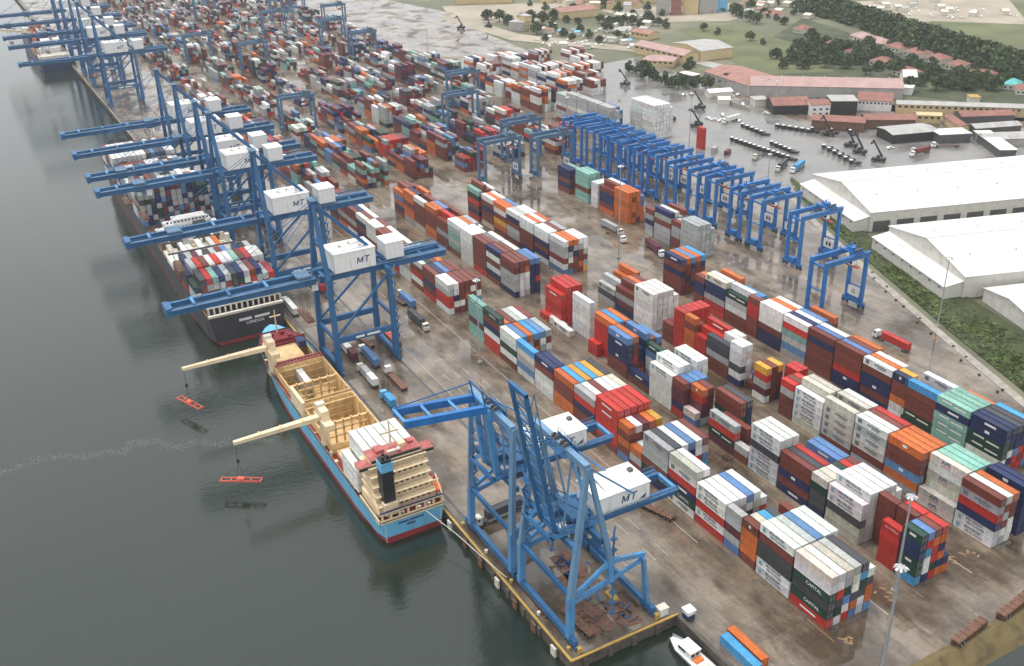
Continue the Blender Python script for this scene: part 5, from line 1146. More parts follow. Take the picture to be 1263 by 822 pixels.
# flat rack trailers and chassis without tractors
def chassis_proto(M_):
    r = empty('container_chassis', (0, 0, -500)); t = MB(); t.box(-1.1, 1.1, -6.1, 6.1, 1.05, 1.16, RUST)
    for x in (-.5, .5): t.box(x-.14, x+.14, -6.2, 6.2, .95, 1.25, M_)
    for y in np.arange(-6, 6.1, 2): t.box(-1.2, 1.2, y-.14, y+.14, 1.1, 1.34, M_)
    t.box(-.9, .9, 4, 4.4, .1, 1.0, M_); t.build('frame', r); wheels(r, (-5.2, -4.0)); return r
CP = chassis_proto(RUST); cpu = [0]
def chassis(px, py, deg, lab, grp='empty chassis standing around the yard', z=0):
    o = CP if not cpu[0] else copy_tree(CP); cpu[0] = 1; g = G(px, py); o.location = (g[0]+random.uniform(-.2, .2)*(z > 0), g[1], z); o.rotation_euler = (0, 0, math.radians(deg)); tag(o, lab, 'chassis', grp)
chassis(450, 423, 8, 'rusty empty chassis under the blue crane portal'); chassis(808, 632, 18, 'rusty empty chassis beyond the MT crane house'); chassis(664, 745, 0, 'rusty chassis under the nearest crane, by the rail'); chassis(490, 372, 10, 'rusty chassis beside the dull blue truck')
chassis(712, 770, 5, 'rusty chassis inside the nearest crane legs, seaward side')
for i in range(3): chassis(1194, 786, -82, 'rusty chassis %s in the pile nearer the light mast by the dry bank' % ['lowest', 'middle', 'topmost'][i], 'piled chassis by the dry grass bank', i*.62)
for i in range(3): chassis(1249, 754, -82, 'rusty chassis %s in the pile at the frame edge by the dry bank' % ['lowest', 'middle', 'topmost'][i], 'piled chassis by the dry grass bank', i*.62)
for i in range(5):
    g = G(485, 425); fr = MB(); fr.box(-1.2, 1.2, -6, 6, .3+i*.6, .75+i*.6, RUST if i < 4 else SPRED)
    if i == 4:
        for y in (-5.6, -2.8, 0, 2.8, 5.6): fr.box(-1.2, 1.2, y-.3, y+.3, 3.15, 3.3, PINKDECK)
    o = fr.build('flat_rack'); o.location = (g[0], g[1], 0); tag(o, 'folded red flat rack, %s in the pile beside the crane' % ['lowest', 'second', 'third', 'fourth', 'topmost'][i], 'flat rack', 'pile of flat racks')
# loose boxes
g = G(900, 800); boxload(129.6, 125.4, 0, 0, L40, 'c', 'sky blue container standing on the yard by the workboat'); boxload(132.4, 126.4, 0, 0, L40, 'o', 'orange red container standing beside the sky blue one by the water')
g = G(697, 408); boxload(g[0], g[1], 0, 0, L40, 'w', 'single white container lying on the aisle beside the red stack')
for px, py, ch, lab in ((868, 185, 'R', 0), (868, 180, 'r', 1), (895, 192, 'm', 2), (879, 188, 'g', 3)):
    g = G(px, py)
    for t in range(5 if lab == 0 else 1):
        if lab == 1: continue
        boxload(g[0], g[1], t*TH, math.radians(-60 if lab else 0), L20, ch, ['red container, %s in the lone tower by the truck lot' % ORD[t], '', 'maroon short container alone beside the red tower', 'grey short container low beside the red tower'][lab])

# ------------------------------------------------------------------ reach stackers and the parked fleet on the lot
def stacker_proto():
    r = empty('reach_stacker', (0, 0, -500)); b = MB(); b.box(-1.7, 1.7, -3.5, 3.2, .8, 2.2, BLACK); b.box(-1.6, 1.6, -4.4, -3.2, .9, 2.8, BLACK); b.build('body', r)
    c = MB(); c.box(-.8, .8, -1.2, .6, 2.2, 4.0, DSTEEL); c.box(-.82, .82, -.9, .62, 2.8, 3.8, GLASS); c.build('cab', r)
    m_ = MB(); m_.beam((0, -2.5, 3.0), (0, 3.8, 12.5), .9, 1.0, BLACK, .7, .7); m_.build('boom', r); s = MB(); s.box(-3.2, 3.2, 3.4, 4.4, 10.6, 11.4, BLACK); s.build('spreader', r)
    wheels(r, (-2.6, 2.2), 1.6, .85); return r
RS = stacker_proto(); ru = [0]
for px, py, deg, lab in ((825, 150, 60, 'black reach stacker standing alone on the wet lot'), (862, 135, 40, 'black reach stacker farther from the white tower'), (858, 157, 80, 'black reach stacker nearest the red tower'), (770, 106, 60, 'black reach stacker near the white towers'), (1059, 190, 20, 'black reach stacker among the parked lorries'),
      (1082, 200, 30, 'black reach stacker by the warehouse roof corner'), (1020, 168, 30, 'black reach stacker behind the parked tractors'), (568, 36, 40, 'black reach stacker at the far light grey lot'), (602, 34, 20, 'black reach stacker near the distant grey shed'), (1048, 182, 25, 'black reach stacker in the middle of the parked tractors')):
    o = RS if not ru[0] else copy_tree(RS); ru[0] = 1; g = G(px, py); o.location = (g[0], g[1], .05); o.rotation_euler = (0, 0, math.radians(deg)); tag(o, lab, 'reach stacker', 'black reach stackers on the wet lot')
def tractor_proto():
    r = empty('yard_tractor', (0, 0, -500)); c = MB(); c.box(-1.1, 1.1, .4, 2.2, .8, 2.6, BLACK); c.box(-1.1, 1.1, .4, 2.2, 2.6, 2.75, WHITE); c.build('cab', r); w = MB(); w.box(-1.0, 1.0, 2.2, 2.26, 1.7, 2.5, GLASS); w.build('windscreen', r)
    b = MB(); b.box(-1.2, 1.2, -4.5, .4, .6, 1.3, BLACK); b.build('frame', r); wheels(r, (-2.8, 1.3)); return r
YT = tractor_proto(); yu = [0]
def tractor(x, y, deg, lab, grp):
    o = YT if not yu[0] else copy_tree(YT, None); yu[0] = 1; o.location = (x, y, .05); o.rotation_euler = (0, 0, math.radians(deg)); tag(o, lab, 'tractor', grp)
def lerp2(a, b, n):
    A, B = np.array(G(*a)[:2]), np.array(G(*b)[:2]); return [A+(B-A)*i/(n-1) for i in range(n)]
for i, p in enumerate(lerp2((905, 175), (974, 198), 13)): tractor(p[0], p[1], 30, 'small white cab tractor in the long dark row across the lot', 'tractors in the long dark row')
for i, p in enumerate(lerp2((918, 158), (941, 167), 5)): tractor(p[0], p[1], 30, 'tractor in the short row above the long dark row', 'tractors in the short upper row')
for i, p in enumerate(lerp2((954, 180), (976, 189), 5)): tractor(p[0], p[1], 30, 'tractor in the short row nearest the warehouse', 'tractors in the short row near the warehouse')
for i, p in enumerate(lerp2((960, 158), (998, 164), 6)): tractor(p[0], p[1], 100, 'white tractor parked in front of the red roofed terminal sheds', 'tractors by the sheds')
for i, p in enumerate(lerp2((1018, 184), (1052, 203), 6)): tractor(p[0], p[1], 60, 'tractor in the slanting line between stackers and warehouse', 'tractors in the slanting line')
for i, p in enumerate(lerp2((1003, 163), (1050, 166), 3)): tractor(p[0], p[1], 10, 'tractor standing by itself below the lit shed doors', 'tractors below the sheds')
def car_proto():
    r = empty('parked_car', (0, 0, -500)); b = MB(); b.add([(-.9, -2.2, .35), (.9, -2.2, .35), (.9, 2.2, .35), (-.9, 2.2, .35), (-.9, -2.2, .95), (.9, -2.2, .95), (.88, 2.2, .85), (-.88, 2.2, .85), (-.75, -1.5, 1.5), (.75, -1.5, 1.5), (.75, .5, 1.5), (-.75, .5, 1.5), (.85, 1.1, .95), (-.85, 1.1, .95)],
        [(0, 3, 2, 1), (0, 1, 5, 4), (1, 2, 6, 12, 5), (3, 0, 4, 13, 7), (2, 3, 7, 6), (4, 5, 9, 8), (8, 9, 10, 11), (10, 12, 13, 11), (5, 12, 10, 9), (4, 8, 11, 13), (6, 7, 13, 12)], WHITE); b.build('body', r)
    w = MB(); w.box(-.86, .86, -1.2, .4, 1.02, 1.4, GLASS); w.build('window', r); wheels(r, (-1.4, 1.4), .85, .33); return r
CA = car_proto(); cu = [0]
def car(px, py, a, lab, grp):
    o = CA if not cu[0] else copy_tree(CA, None, ('wheel',)); cu[0] = 1; g = G(px, py); o.location = (g[0], g[1], .06); o.rotation_euler = (0, 0, a); tag(o, lab, 'car', grp)
for i, (px, py) in enumerate(((873, 147), (880, 149), (888, 150), (891, 143), (1128, 186), (1098, 184), (843, 118), (846, 98), (902, 120), (910, 118), (916, 130), (945, 141), (905, 148), (912, 150))):
    o = CA if not cu[0] else copy_tree(CA); cu[0] = 1; g = G(px, py); o.location = (g[0], g[1], .06); o.rotation_euler = (0, 0, i*.9); tag(o, 'small pale car parked on the wet truck lot', 'car', 'pale cars parked on the truck lot')
for kind, px, py, deg, lab, ch in (('w', 904, 150, 100, 'white box lorry standing on the lot', 'w'), ('w', 1137, 190, 95, 'lorry with a dark red box behind the warehouse', 'r'), ('w', 985, 209, 115, 'lorry with a sky blue box at the warehouse corner', 'c'), ('g', 965, 207, 120, 'long flat lorry beside the lamp mast', 'd'), ('g', 940, 193, 110, 'flat lorry alone in front of the long dark row', None), ('w', 1170, 182, 60, 'white lorry by the open sheds', None)):
    truck(kind, px, py, deg, lab, [(-6.1, L40, ch, {'w': 'white', 'r': 'dark red', 'c': 'sky blue', 'd': 'charcoal'}[ch]+' container on a lorry at the truck lot')] if ch else (), 'lorries on the truck lot')

rc_ = random.Random(31)
for i in range(46): car(rc_.uniform(655, 778), rc_.uniform(34, 60), rc_.uniform(0, 3), 'tiny pale vehicle in the crowded far lot beyond the white towers', 'vehicles in the crowded far lot')
for i in range(26): car(rc_.uniform(1080, 1255), rc_.uniform(8, 24), rc_.uniform(0, 3), 'tiny pale vehicle on the far sandy ground', 'vehicles on the far sandy ground')
# ------------------------------------------------------------------ light masts
def mast(base, H, lab, crown=True, mid=None, r0=.38):
    e = empty('light_mast', (base[0], base[1], 0), 0, lab, 'light mast', 'high light masts of the terminal')
    p = MB(); p.tube((0, 0, 0), (0, 0, H), r0, STEEL, 10, r0*.45); p.tube((0, 0, 0), (0, 0, .5), .9, CONC, 10); p.build('pole', e)
    k = MB(); k.lathe([(.25, H-.2), (.8, H), (.8, H+.12), (.15, H+.2)], STEEL, 12)
    k.build('head_ring', e)
    for i in range(8):
        a = i*math.pi/4; l = MB(); c, s = math.cos(a), math.sin(a); l.beam((c*.8, s*.8, H), (c*1.35, s*1.35, H-.35), .5, .34, WHITE if i % 3 else STEEL); l.build('floodlight', e)
    return e
def zfit(base, ty):
    zs = np.linspace(2, 70, 500); return float(zs[int(np.argmin([abs(PX(base[0], base[1], z)[1]-ty) for z in zs]))])
b_ = G(1079, 872); mast(b_, zfit(b_, 700), 'thick light mast with floodlight cluster standing before the front stacks', r0=.5)
b_ = G(1103, 729); mast(b_, zfit(b_, 612), 'slim light mast rising between red boxes and front stack', r0=.42)
for px, py, ty, lab in ((1156, 403, 318, 'thin light mast at the kerb by the grass bank'), (947, 222, 190, 'light mast behind the blue gantry row'), (592, 447, 345, 'light mast at the quayside block far corner'), (763, 318, 205, 'light mast on the wet cross aisle'), (849, 195, 115, 'light mast on the lot by the red tower'), (700, 190, 120, 'light mast by the grey tower stacks'), (525, 180, 105, 'light mast among the orange stacks'), (379, 170, 128, 'light mast beside the far apron'), (343, 75, 45, 'light mast among the hazy stacks'), (528, 70, 30, 'reddish light mast at the far yard corner'), (955, 140, 100, 'light mast in front of the red roofed sheds')):
    b_ = G(px, py); mast(b_, zfit(b_, ty), lab, r0=.3)

# ------------------------------------------------------------------ quay furniture and the clutter under the cranes
for i, y in enumerate(np.arange(157, 360, 9.5)):
    f = MB(); f.box(XQ-1.1, XQ-.55, y-1.0, y+1.0, -3.0, -.3, OFFW if i % 3 == 0 else RUST); f.box(XQ-.55, XQ-.1, y-.5, y+.5, -2.4, -.9, BLACK); o = f.build('quay_fender')
    tag(o, 'square %s fender panel on the quay face' % ('pale' if i % 3 == 0 else 'rusty'), 'fender', 'pale fender panels' if i % 3 == 0 else 'rusty fender panels')
for i, y in enumerate(np.arange(154, 360, 14.0)):
    f = MB(); f.lathe([(.45, 0), (.32, .3), (.32, .55), (.55, .7), (.5, .95), (.1, 1.0)], OFFW if i % 2 else YELLOW, 8); o = f.build('mooring_bollard'); o.location = (96.2, y, .02); tag(o, '%s mooring bollard on the quay edge' % ('pale' if i % 2 else 'yellow'), 'bollard', 'pale bollards' if i % 2 else 'yellow bollards')
hut = empty('guard_hut', (127.4, 148.2, 0), 0, 'small white and navy hut at the quay corner', 'hut'); f = MB(); f.box(-1.1, 1.1, -1.1, 1.1, 0, 1.6, HULLNAVY); f.box(-1.1, 1.1, -1.1, 1.1, 1.6, 2.7, WHITE); f.build('wall', hut); f = MB(); f.box(-1.35, 1.35, -1.35, 1.35, 2.7, 2.95, WHITE); f.build('roof', hut)
hut = empty('control_hut', (122.6, 152.6, 0), 0, 'small white box cabin at the end of the landside crane rail', 'hut'); f = MB(); f.box(-1.2, 1.2, -.9, .9, 0, 2.2, WHITE); f.build('wall', hut); f = MB(); f.box(-1.4, 1.4, -1.1, 1.1, 2.2, 2.4, OFFW); f.build('roof', hut)
for x in (98, 120.6): f = MB(); f.box(-.5, .5, -.6, .6, 0, 1.5, YELLOW); f.box(-.35, .35, .6, .9, .6, 1.2, BLACK); o = f.build('rail_buffer'); o.location = (x, 152, 0); tag(o, 'yellow rail end buffer on the %s crane rail' % ('seaward' if x < 100 else 'landside'), 'buffer')
crn = random.Random(9)
for k, (cx, cy, n, lab, mm) in enumerate(((107, 160, 30, 'jumble of rusty lashing gear under the nearest crane', [RUST, DSTEEL, RUST]), (114.5, 158.5, 26, 'dark pile of twisted gear by the landside crane leg', [BLACK, DSTEEL, BLUE]), (109, 172, 26, 'rusty gear heap behind the nearest crane frame', [RUST, DSTEEL, BLUE]), (112.5, 180, 22, 'blue and brown spare spreaders under the cranes', [BLUE, RUST, HULLNAVY]))):
    f = MB(); f.prism([(-3.4, -5), (2.6, -6), (4, 1), (2.2, 6), (-2.8, 5.2)], .01, .12, RUST)
    for i in range(n):
        a = crn.uniform(0, 6.28); x, y = crn.gauss(0, 2.0), crn.gauss(0, 3.2); L = crn.uniform(.6, 3.0); f.beam((x, y, crn.uniform(.1, .5)), (x+math.cos(a)*L, y+math.sin(a)*L, crn.uniform(.1, 1.3)), crn.uniform(.15, .5), crn.uniform(.15, .5), crn.choice(mm))
    o = f.build('scrap_pile'); o.location = (cx, cy, 0); tag(o, lab, 'scrap pile')
f = MB(); f.box(-.9, .9, -2.2, 2.2, 0, .5, YELLOW); f.box(-.7, .7, -2.0, 2.0, .5, .7, YELLOW); o = f.build('lifting_beam'); o.location = (115.5, 164, 0); tag(o, 'yellow lifting beam lying inside the nearest crane legs', 'lifting beam')
for i in range(16):
    p = lerp2((1072, 332), (1263, 502), 16)[i]; f = MB(); f.tube((0, 0, 0), (0, 0, .5), .5, TYRE, 10); f.tube((0, 0, .5), (0, 0, .52), .25, BLACK, 10); o = f.build('old_tyre'); o.location = (p[0]-2-crn.random()*1.6, p[1]+crn.uniform(-4, 4), 0); tag(o, 'old black tyre lying along the kerb by the grass', 'tyre', 'old tyres along the kerb')
# ------------------------------------------------------------------ buildings
SKYL = mat('skylight_sheet', (0.60, 0.62, 0.60), 0.35, 0.1, 0.5)
def building(name, lab, o, u, L, Wd, eave, ridge, roofm, wallm, wins=0, winh=1.2, cat='building', wings=(), rows=1, hip=False, ridge_along='u', doors=0, grp=None, skylights=0, vents=0):
    """origin o = near corner on the ground, u = direction of the long side (unit), v = 90 deg to the left of u"""
    rz = math.atan2(u[1], u[0]); e = empty(name, (o[0], o[1], -.05), rz, lab, cat, grp); ov = .5
    w = MB(); w.box(0, L, 0, Wd, 0, eave, wallm)
    if ridge > eave and not hip:
        for x in (0, L): w.add([(x, 0, eave), (x, Wd, eave), (x, Wd/2, ridge-.05)], [(0, 1, 2)], wallm)
    w.build('wall', e)
    r = MB()
    if hip:
        k = min(L, Wd)/2.2; r.add([(-ov, -ov, eave+.01), (L+ov, -ov, eave+.01), (L+ov, Wd+ov, eave+.01), (-ov, Wd+ov, eave+.01), (k, Wd/2, ridge), (L-k, Wd/2, ridge)], [(0, 1, 5, 4), (1, 2, 5), (2, 3, 4, 5), (3, 0, 4)], roofm)
    elif ridge > eave:
        t = .25; r.add([(-ov, -ov, eave), (L+ov, -ov, eave), (L+ov, Wd/2, ridge), (-ov, Wd/2, ridge), (-ov, Wd+ov, eave), (L+ov, Wd+ov, eave)], [(0, 1, 2, 3), (3, 2, 5, 4)], roofm)
        r.add([(-ov, -ov, eave+t), (L+ov, -ov, eave+t), (L+ov, Wd/2, ridge+t), (-ov, Wd/2, ridge+t), (-ov, Wd+ov, eave+t), (L+ov, Wd+ov, eave+t)], [(0, 1, 2, 3), (3, 2, 5, 4)], roofm)
        for x in (-ov, L+ov): r.add([(x, -ov, eave), (x, Wd/2, ridge), (x, Wd+ov, eave), (x, Wd+ov, eave+t), (x, Wd/2, ridge+t), (x, -ov, eave+t)], [(0, 1, 4, 5), (1, 2, 3, 4)], roofm)
        for y in (-ov, Wd+ov): r.add([(-ov, y, eave), (L+ov, y, eave), (L+ov, y, eave+t), (-ov, y, eave+t)], [(0, 1, 2, 3)], roofm)
    else: r.box(-ov, L+ov, -ov, Wd+ov, eave, eave+.35, roofm)
    ro = r.build('roof', e)
    if skylights:
        for i in range(skylights):
            for f0, f1 in ((.12, .36), (.64, .88)):
                x = L*(i+.5)/skylights; zz = lambda f: eave+(ridge-eave)*(1-abs(2*f-1))+.27; sk = MB(); sk.add([(x-.5, Wd*f0, zz(f0)), (x+.5, Wd*f0, zz(f0)), (x+.5, Wd*f1, zz(f1)), (x-.5, Wd*f1, zz(f1))], [(0, 1, 2, 3)], SKYL); sk.build('skylight', ro)
        rc = MB(); rc.beam((-ov, Wd/2, ridge+.3), (L+ov, Wd/2, ridge+.3), .9, .12, OFFW); rc.build('ridge_cap', ro)
    if vents:
        for i in range(vents):
            for f in (.25, .7):
                x = L*(i+.5)/vents; y = Wd*f; zz = eave+(ridge-eave)*(1-abs(2*f-1))+.25; vb = MB(); vb.lathe([(.35, zz-.2), (.35, zz+.3), (.55, zz+.4), (.1, zz+.7)], STEEL, 8, (x, y)); vb.build('roof_vent', ro)
    if wins:
        for side in (0, 1):
            for row in range(rows):
                for i in range(wins):
                    x = L*(i+.5)/wins; z = 1.0+row*3.0 if rows > 1 or eave < 5 else eave-winh-.8; ww = min(L/wins*.5, 1.8 if rows > 1 else 4)
                    y = -.04 if side == 0 else Wd+.04; wm = MB(); wm.box(x-ww/2, x+ww/2, min(y, y*.2) if y < 0 else y-.06, y+.0 if y < 0 else y, z, z+winh, GLASS); wm.build('window', e)
    for i in range(doors):
        x = L*(i+.5)/doors; dm = MB(); dm.box(x-L/doors*.36, x+L/doors*.36, -.06, -.01, 0.05, min(eave-1, 5), DSTEEL); dm.build('door', e)
    for (x0, x1, y0, y1, z0, z1, rm, wm_) in wings:
        g = MB(); g.add([(x0, y0, 0), (x1, y0, 0), (x1, y1, 0), (x0, y1, 0), (x0, y0, z0), (x1, y0, z1), (x1, y1, z1), (x0, y1, z0)], [(0, 1, 5, 4), (1, 2, 6, 5), (2, 3, 7, 6), (3, 0, 4, 7)], wm_); g.build('side_wing', e)
        g = MB(); g.add([(x0-.5, y0-.5, z0), (x1, y0-.5, z1), (x1, y1+.5, z1), (x0-.5, y1+.5, z0), (x0-.5, y0-.5, z0+.25), (x1, y0-.5, z1+.25), (x1, y1+.5, z1+.25), (x0-.5, y1+.5, z0+.25)], [(0, 1, 2, 3), (4, 5, 6, 7), (0, 1, 5, 4), (1, 2, 6, 5), (2, 3, 7, 6), (3, 0, 4, 7)], rm); g.build('wing_roof', e)
        g = MB(); n = max(2, int((y1-y0)/7))
        for i in range(n): y = y0+(y1-y0)*(i+.5)/n; g.box(x0-.06, x0-.01, y-.5, y+.5, z0-1.6, z0-.9, GLASS)
        g.build('wing_vents', e)
    return e
UW = (.950, -.311)
building('warehouse', 'large white roofed warehouse behind, beyond the gap with dark openings', (361.5, 311.5), UW, 170, 60, 9.5, 15, ROOFW, WALLW, 0, wings=((-7.5, 0, 1, 58, 5.6, 7.4, ROOFW, WALLW),), doors=14, vents=8, skylights=12, cat='warehouse')
building('warehouse', 'large white roofed warehouse nearer the grass, gable facing the yard', (336.5, 238.5), UW, 170, 59, 9.5, 15, ROOFW, WALLW, 0, wings=((-8, 0, 1, 58, 5.4, 7.2, ROOFW, WALLW),), vents=8, skylights=12, cat='warehouse')
building('warehouse', 'low white ribbed warehouse at the frame edge below the gable', (331.5, 203), UW, 120, 31, 5.6, 8, ROOFW, WALLW, 0, vents=4, cat='warehouse')
def B2(name, lab, pa, pb, depth, eave, ridge, roofm, wallm, **k):
    """front wall between two surveyed ground pixels"""
    a, b = np.array(G(*pa)[:2]), np.array(G(*pb)[:2]); L = float(np.linalg.norm(b-a)); u = (b-a)/L
    return building(name, lab, a, u, L, depth, eave, ridge, roofm, wallm, **k)
B2('long_shed', 'very long pale pink roofed shed with grey wall', (925, 119), (1113, 123), 30, 7.5, 11, ROOFP, ROOFG, wins=0, doors=0, cat='shed', vents=7)
B2('long_shed', 'orange red roofed end of the long shed, by the round tree', (868, 100), (924, 119), 34, 7.0, 10, ROOFO, ROOFG, cat='shed')
B2('yellow_shed', 'cream walled shed with pale green grey roof', (864, 76), (903, 71), 42, 8, 10.5, ROOFG, WALLY, cat='shed')
B2('office_block', 'long brick pink roofed block with yellow gable', (782, 66), (843, 80), 16, 7, 10, ROOFP, WALLY, wins=9, cat='office')
B2('office_block', 'smaller pink hipped block in front of the brick pink block', (792, 82), (830, 84), 16, 5, 8, ROOFP, WALLY, wins=6, hip=True, cat='office')
B2('office_block', 'rusty roofed low block behind the brick pink one', (778, 46), (800, 50), 14, 5, 7, ROOFO, WALLY, wins=4, cat='office')
B2('far_shed', 'salmon roofed shed alone near the top of the picture', (692, 25), (737, 20), 26, 7, 10, ROOFO, WALLY, cat='shed')
B2('far_shed', 'orange roofed shed at the top edge beyond the yard', (562, 6), (632, 4), 24, 7, 10, ROOFO, WALLY, cat='shed')
B2('far_office', 'cream square tower building in front of the salmon roofed shed', (647, 38), (656, 37), 14, 13, 13, ROOFG, WALLY, wins=3, rows=3, cat='office')
B2('far_office', 'grey sided low hall beside the cream square tower', (628, 38), (646, 39), 16, 8, 8, ROOFG, ROOFG, cat='hall')
for i, (a, b, h, c_, lab) in enumerate((((809, 19), (826, 19), 16, ROOFG, 'grey blue block at the left of the far stacked blocks'), ((827, 19), (840, 19), 17, ROOFR, 'red block in the far group of stacked blocks'), ((841, 18), (861, 18), 15, WALLY, 'tan block in the far group of stacked blocks'), ((862, 17), (884, 16), 16, ROOFG, 'grey block right of the tan one far away'), ((885, 15), (897, 15), 16, FUNBLUE, 'blue block at the end of the far stacked blocks'))):
    B2('far_block', lab, a, b, 18, h, h, c_, c_, cat='block')
# terminal sheds behind the lot
B2('terminal_shed', 'red brown roofed shed with two pink roof panels', (953, 142), (998, 141), 22, 6, 9, ROOFR, BLACK, cat='shed')
B2('white_office', 'small white two storey office between the red roofs', (1000, 144), (1023, 143), 14, 7.5, 9, ROOFR, WHITE, wins=3, rows=2, cat='office')
B2('dark_hall', 'black fronted hall beside the white office', (1024, 142), (1056, 142), 16, 9, 9, ROOFG, BLACK, cat='hall')
B2('red_roof_block', 'red roofed block with white upper windows', (1057, 136), (1099, 138), 20, 6.5, 10, ROOFR, WHITE, wins=9, cat='office')
B2('open_shed', 'long low red roofed canopy with bright lights below the black hall', (1000, 160), (1065, 164), 14, 6, 8, ROOFR, RUST, wins=0, cat='shed')
B2('open_shed', 'continuation of the low red canopy toward the tan roof', (1066, 160), (1128, 160), 14, 6, 8, ROOFR, RUST, cat='shed')
B2('tan_shed', 'flat tan roofed loading shed with open front', (1100, 178), (1156, 173), 18, 5.5, 6.5, ROOFG, BLACK, cat='shed')
B2('pale_canopy', 'pale slanted canopy roof beside the tan shed', (1158, 178), (1196, 176), 12, 5.5, 5.5, ROOFW, DSTEEL, cat='canopy')
B2('pale_canopy', 'pale canopy running down toward the warehouse', (1200, 172), (1232, 196), 9, 5.0, 5.0, ROOFW, DSTEEL, cat='canopy')
B2('long_yellow_hall', 'long yellow arcaded hall below the grey road roof', (1105, 140), (1275, 146), 10, 6, 7.5, ROOFG, WALLY, wins=22, cat='hall')
B2('yellow_annex', 'small yellow annex in front of the arcaded hall', (1130, 152), (1160, 153), 8, 5, 6, WALLY, WALLY, wins=4, cat='annex')
B2('red_roof_shed', 'narrow red roofed shed slanting beside the yellow annex', (1163, 152), (1182, 166), 6, 4.5, 6, ROOFR, WALLY, cat='shed')
B2('red_roof_shed', 'red brown roofed shed before the arcaded hall', (1185, 154), (1250, 152), 12, 5, 7, ROOFR, DSTEEL, cat='shed')
B2('grey_shed', 'grey ridged roof shed beyond the pale canopy', (1202, 168), (1258, 164), 10, 4.5, 6, ROOFG, DSTEEL, cat='shed')
B2('grey_shed', 'long blue grey roofed shed at the frame edge', (1215, 182), (1275, 180), 14, 4.5, 6, ROOFG, ROOFG, cat='shed')
B2('white_hut', 'white gabled house at the end of the long pink shed', (1114, 104), (1130, 104), 12, 5, 9, WHITE, WHITE, cat='house')
B2('white_hut', 'white flat house below the white gabled house', (1112, 117), (1124, 118), 9, 5, 5, WHITE, WHITE, cat='house')
B2('yellow_kiosk', 'small yellow topped kiosk by the road', (1196, 128), (1208, 128), 8, 4, 4, YELLOW, OFFW, cat='kiosk')
B2('roadside_shed', 'white tent like roof at the edge of the lot', (875, 122), (903, 120), 10, 4, 5.5, WHITE, OFFW, cat='shed')
B2('roadside_shed', 'cream tent roof in front of the white tent', (886, 130), (900, 130), 9, 3.5, 5, OFFW, OFFW, cat='shed')
B2('roadside_shed', 'grey gate house between lot and red roofed shed', (931, 133), (947, 132), 10, 5, 5, ROOFG, OFFW, cat='shed')
B2('gate_canopy', 'pale gate canopy on the upper edge of the lot', (836, 100), (854, 104), 8, 6, 6, OFFW, DSTEEL, cat='canopy')
HS_ = [((1048, 48), (1066, 54), 'pink roofed row house farthest up the row below the hill'), ((1066, 54), (1086, 60), 'second pink roofed row house below the hill'), ((1090, 61), (1108, 66), 'orange roofed row house in the row below the hill'), ((1114, 68), (1134, 73), 'fourth red roofed row house below the hill'), ((1140, 76), (1160, 80), 'fifth red roofed row house below the hill'),
       ((1165, 85), (1187, 88), 'orange hipped house near the end of the row'), ((1192, 98), (1228, 101), 'large hipped red house with white balcony'), ((1072, 80), (1094, 84), 'red hipped house behind the long pink shed'), ((1100, 92), (1122, 98), 'red hipped house beside the white gabled house'), ((1013, 60), (1028, 62), 'orange roofed house in the trees'), ((1040, 68), (1052, 70), 'red roofed little house in the trees'),
       ((978, 40), (990, 42), 'red roofed house at the left of the trees'), ((1253, 117), (1275, 118), 'red roofed house at the frame edge'), ((940, 20), (956, 24), 'red roofed house by the far road')]
for a, b, lab in HS_: B2('house', lab, a, b, 14, 3.6, 7, ROOFR if 'red' in lab or 'orange' in lab else ROOFP, OFFW, wins=4, hip=True, cat='house', grp='red roofed houses below the hill')
B2('house', 'teal roofed house near the frame edge', (1236, 110), (1256, 112), 14, 3.6, 7, ROOFT, OFFW, wins=3, hip=True, cat='house')
tr_ = random.Random(4)
for i in range(16):
    px, py = tr_.uniform(745, 800), tr_.uniform(20, 44); B2('town_house', 'small pale roofed house in the far town cluster', (px, py), (px+9, py+1), 9, 3.5, 5, tr_.choice([ROOFG, ROOFO, ROOFG, OFFW]), OFFW, cat='house', grp='small houses of the far town')
for i in range(14):
    px, py = tr_.uniform(905, 1000), tr_.uniform(4, 24); B2('town_house', 'small house in the scattered settlement beyond the field', (px, py), (px+8, py+1), 9, 3.5, 5, tr_.choice([ROOFG, ROOFO, OFFW, OFFW]), OFFW, cat='house', grp='houses of the scattered settlement')
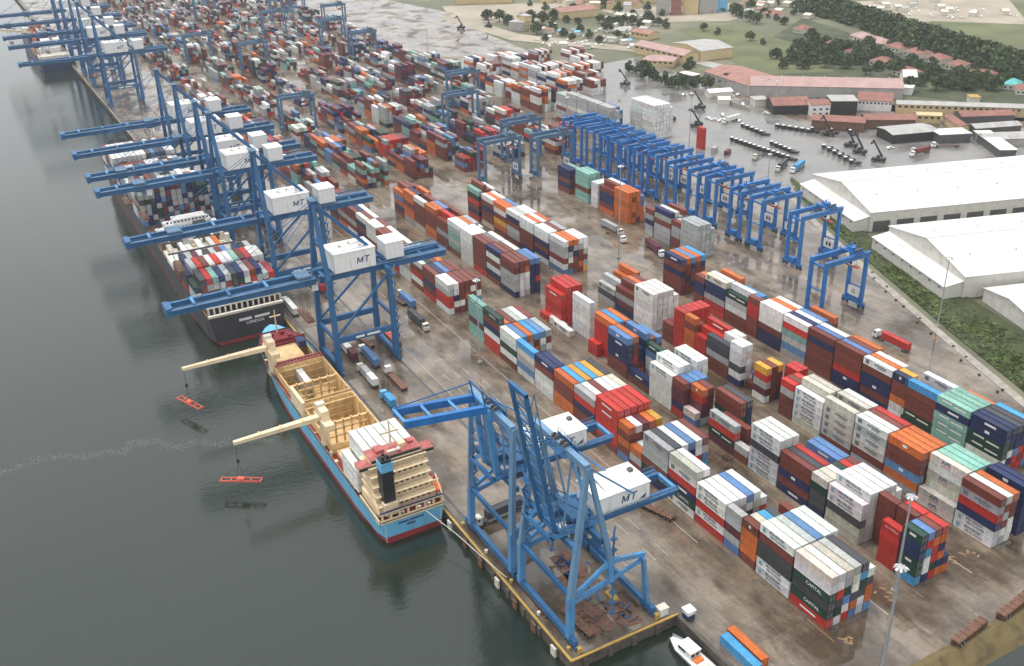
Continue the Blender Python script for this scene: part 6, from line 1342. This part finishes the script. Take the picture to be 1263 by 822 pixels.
for i in range(30):
    px, py = tr_.uniform(640, 800), tr_.uniform(-4, 14); B2('town_house', 'hazy little building in the town along the top edge', (px, py), (px+tr_.uniform(7, 14), py+tr_.uniform(-1, 1)), 10, tr_.uniform(3.5, 7), 8, tr_.choice([ROOFG, ROOFO, ROOFR, OFFW]), tr_.choice([OFFW, WALLY]), cat='house', grp='hazy buildings of the top edge town')
for i in range(12):
    px, py = tr_.uniform(660, 780), tr_.uniform(34, 62); B2('lot_cabin', 'low cabin in the crowded lot beyond the white towers', (px, py), (px+tr_.uniform(6, 12), py+tr_.uniform(-1, 1)), 8, 3.5, 4.5, tr_.choice([ROOFG, ROOFO, ROOFW, FUNBLUE]), OFFW, cat='cabin', grp='cabins of the crowded lot')
for i in range(14):
    px, py = tr_.uniform(1060, 1250), tr_.uniform(2, 22); B2('town_house', 'low hut on the far sandy ground beyond the hill', (px, py), (px+8, py+tr_.uniform(-1, 1)), 9, 3.5, 5, tr_.choice([ROOFG, OFFW, OFFW]), OFFW, cat='hut', grp='huts on the far sandy ground')
pts = None; f = MB()
wl_ = lerp2((820, 100), (925, 138), 12)
for a, b in zip(wl_[:-1], wl_[1:]): f.beam((a[0], a[1], 1.2), (b[0], b[1], 1.2), .3, 2.4, CONC)
tag(f.build('boundary_wall'), 'low concrete boundary wall along the truck lot', 'wall')
# ------------------------------------------------------------------ the hazy air
hz = MB(); hz.box(-3900, 3900, -850, 3900, -7.5, 181.0, WATER)
ho_ = hz.build('haze'); ho_.data.materials.clear()
HM = bpy.data.materials.new('hazy_air'); HM.use_nodes = True; t = HM.node_tree; t.nodes.clear()
pv = t.nodes.new('ShaderNodeVolumePrincipled'); pv.inputs['Color'].default_value = (0.93, 0.95, 0.97, 1); pv.inputs['Density'].default_value = HAZE_DENSITY; pv.inputs['Anisotropy'].default_value = 0.2
mo_ = t.nodes.new('ShaderNodeOutputMaterial'); t.links.new(pv.outputs[0], mo_.inputs['Volume'])
ho_.data.materials.append(HM); tag(ho_, kind='stuff')
# anything left in the workshop below ground was never placed
for o in list(bpy.data.objects):
    if o.parent is None and o.location.z < -400:
        for c in list(o.children_recursive): bpy.data.objects.remove(c)
        bpy.data.objects.remove(o)
bpy.context.view_layer.update()
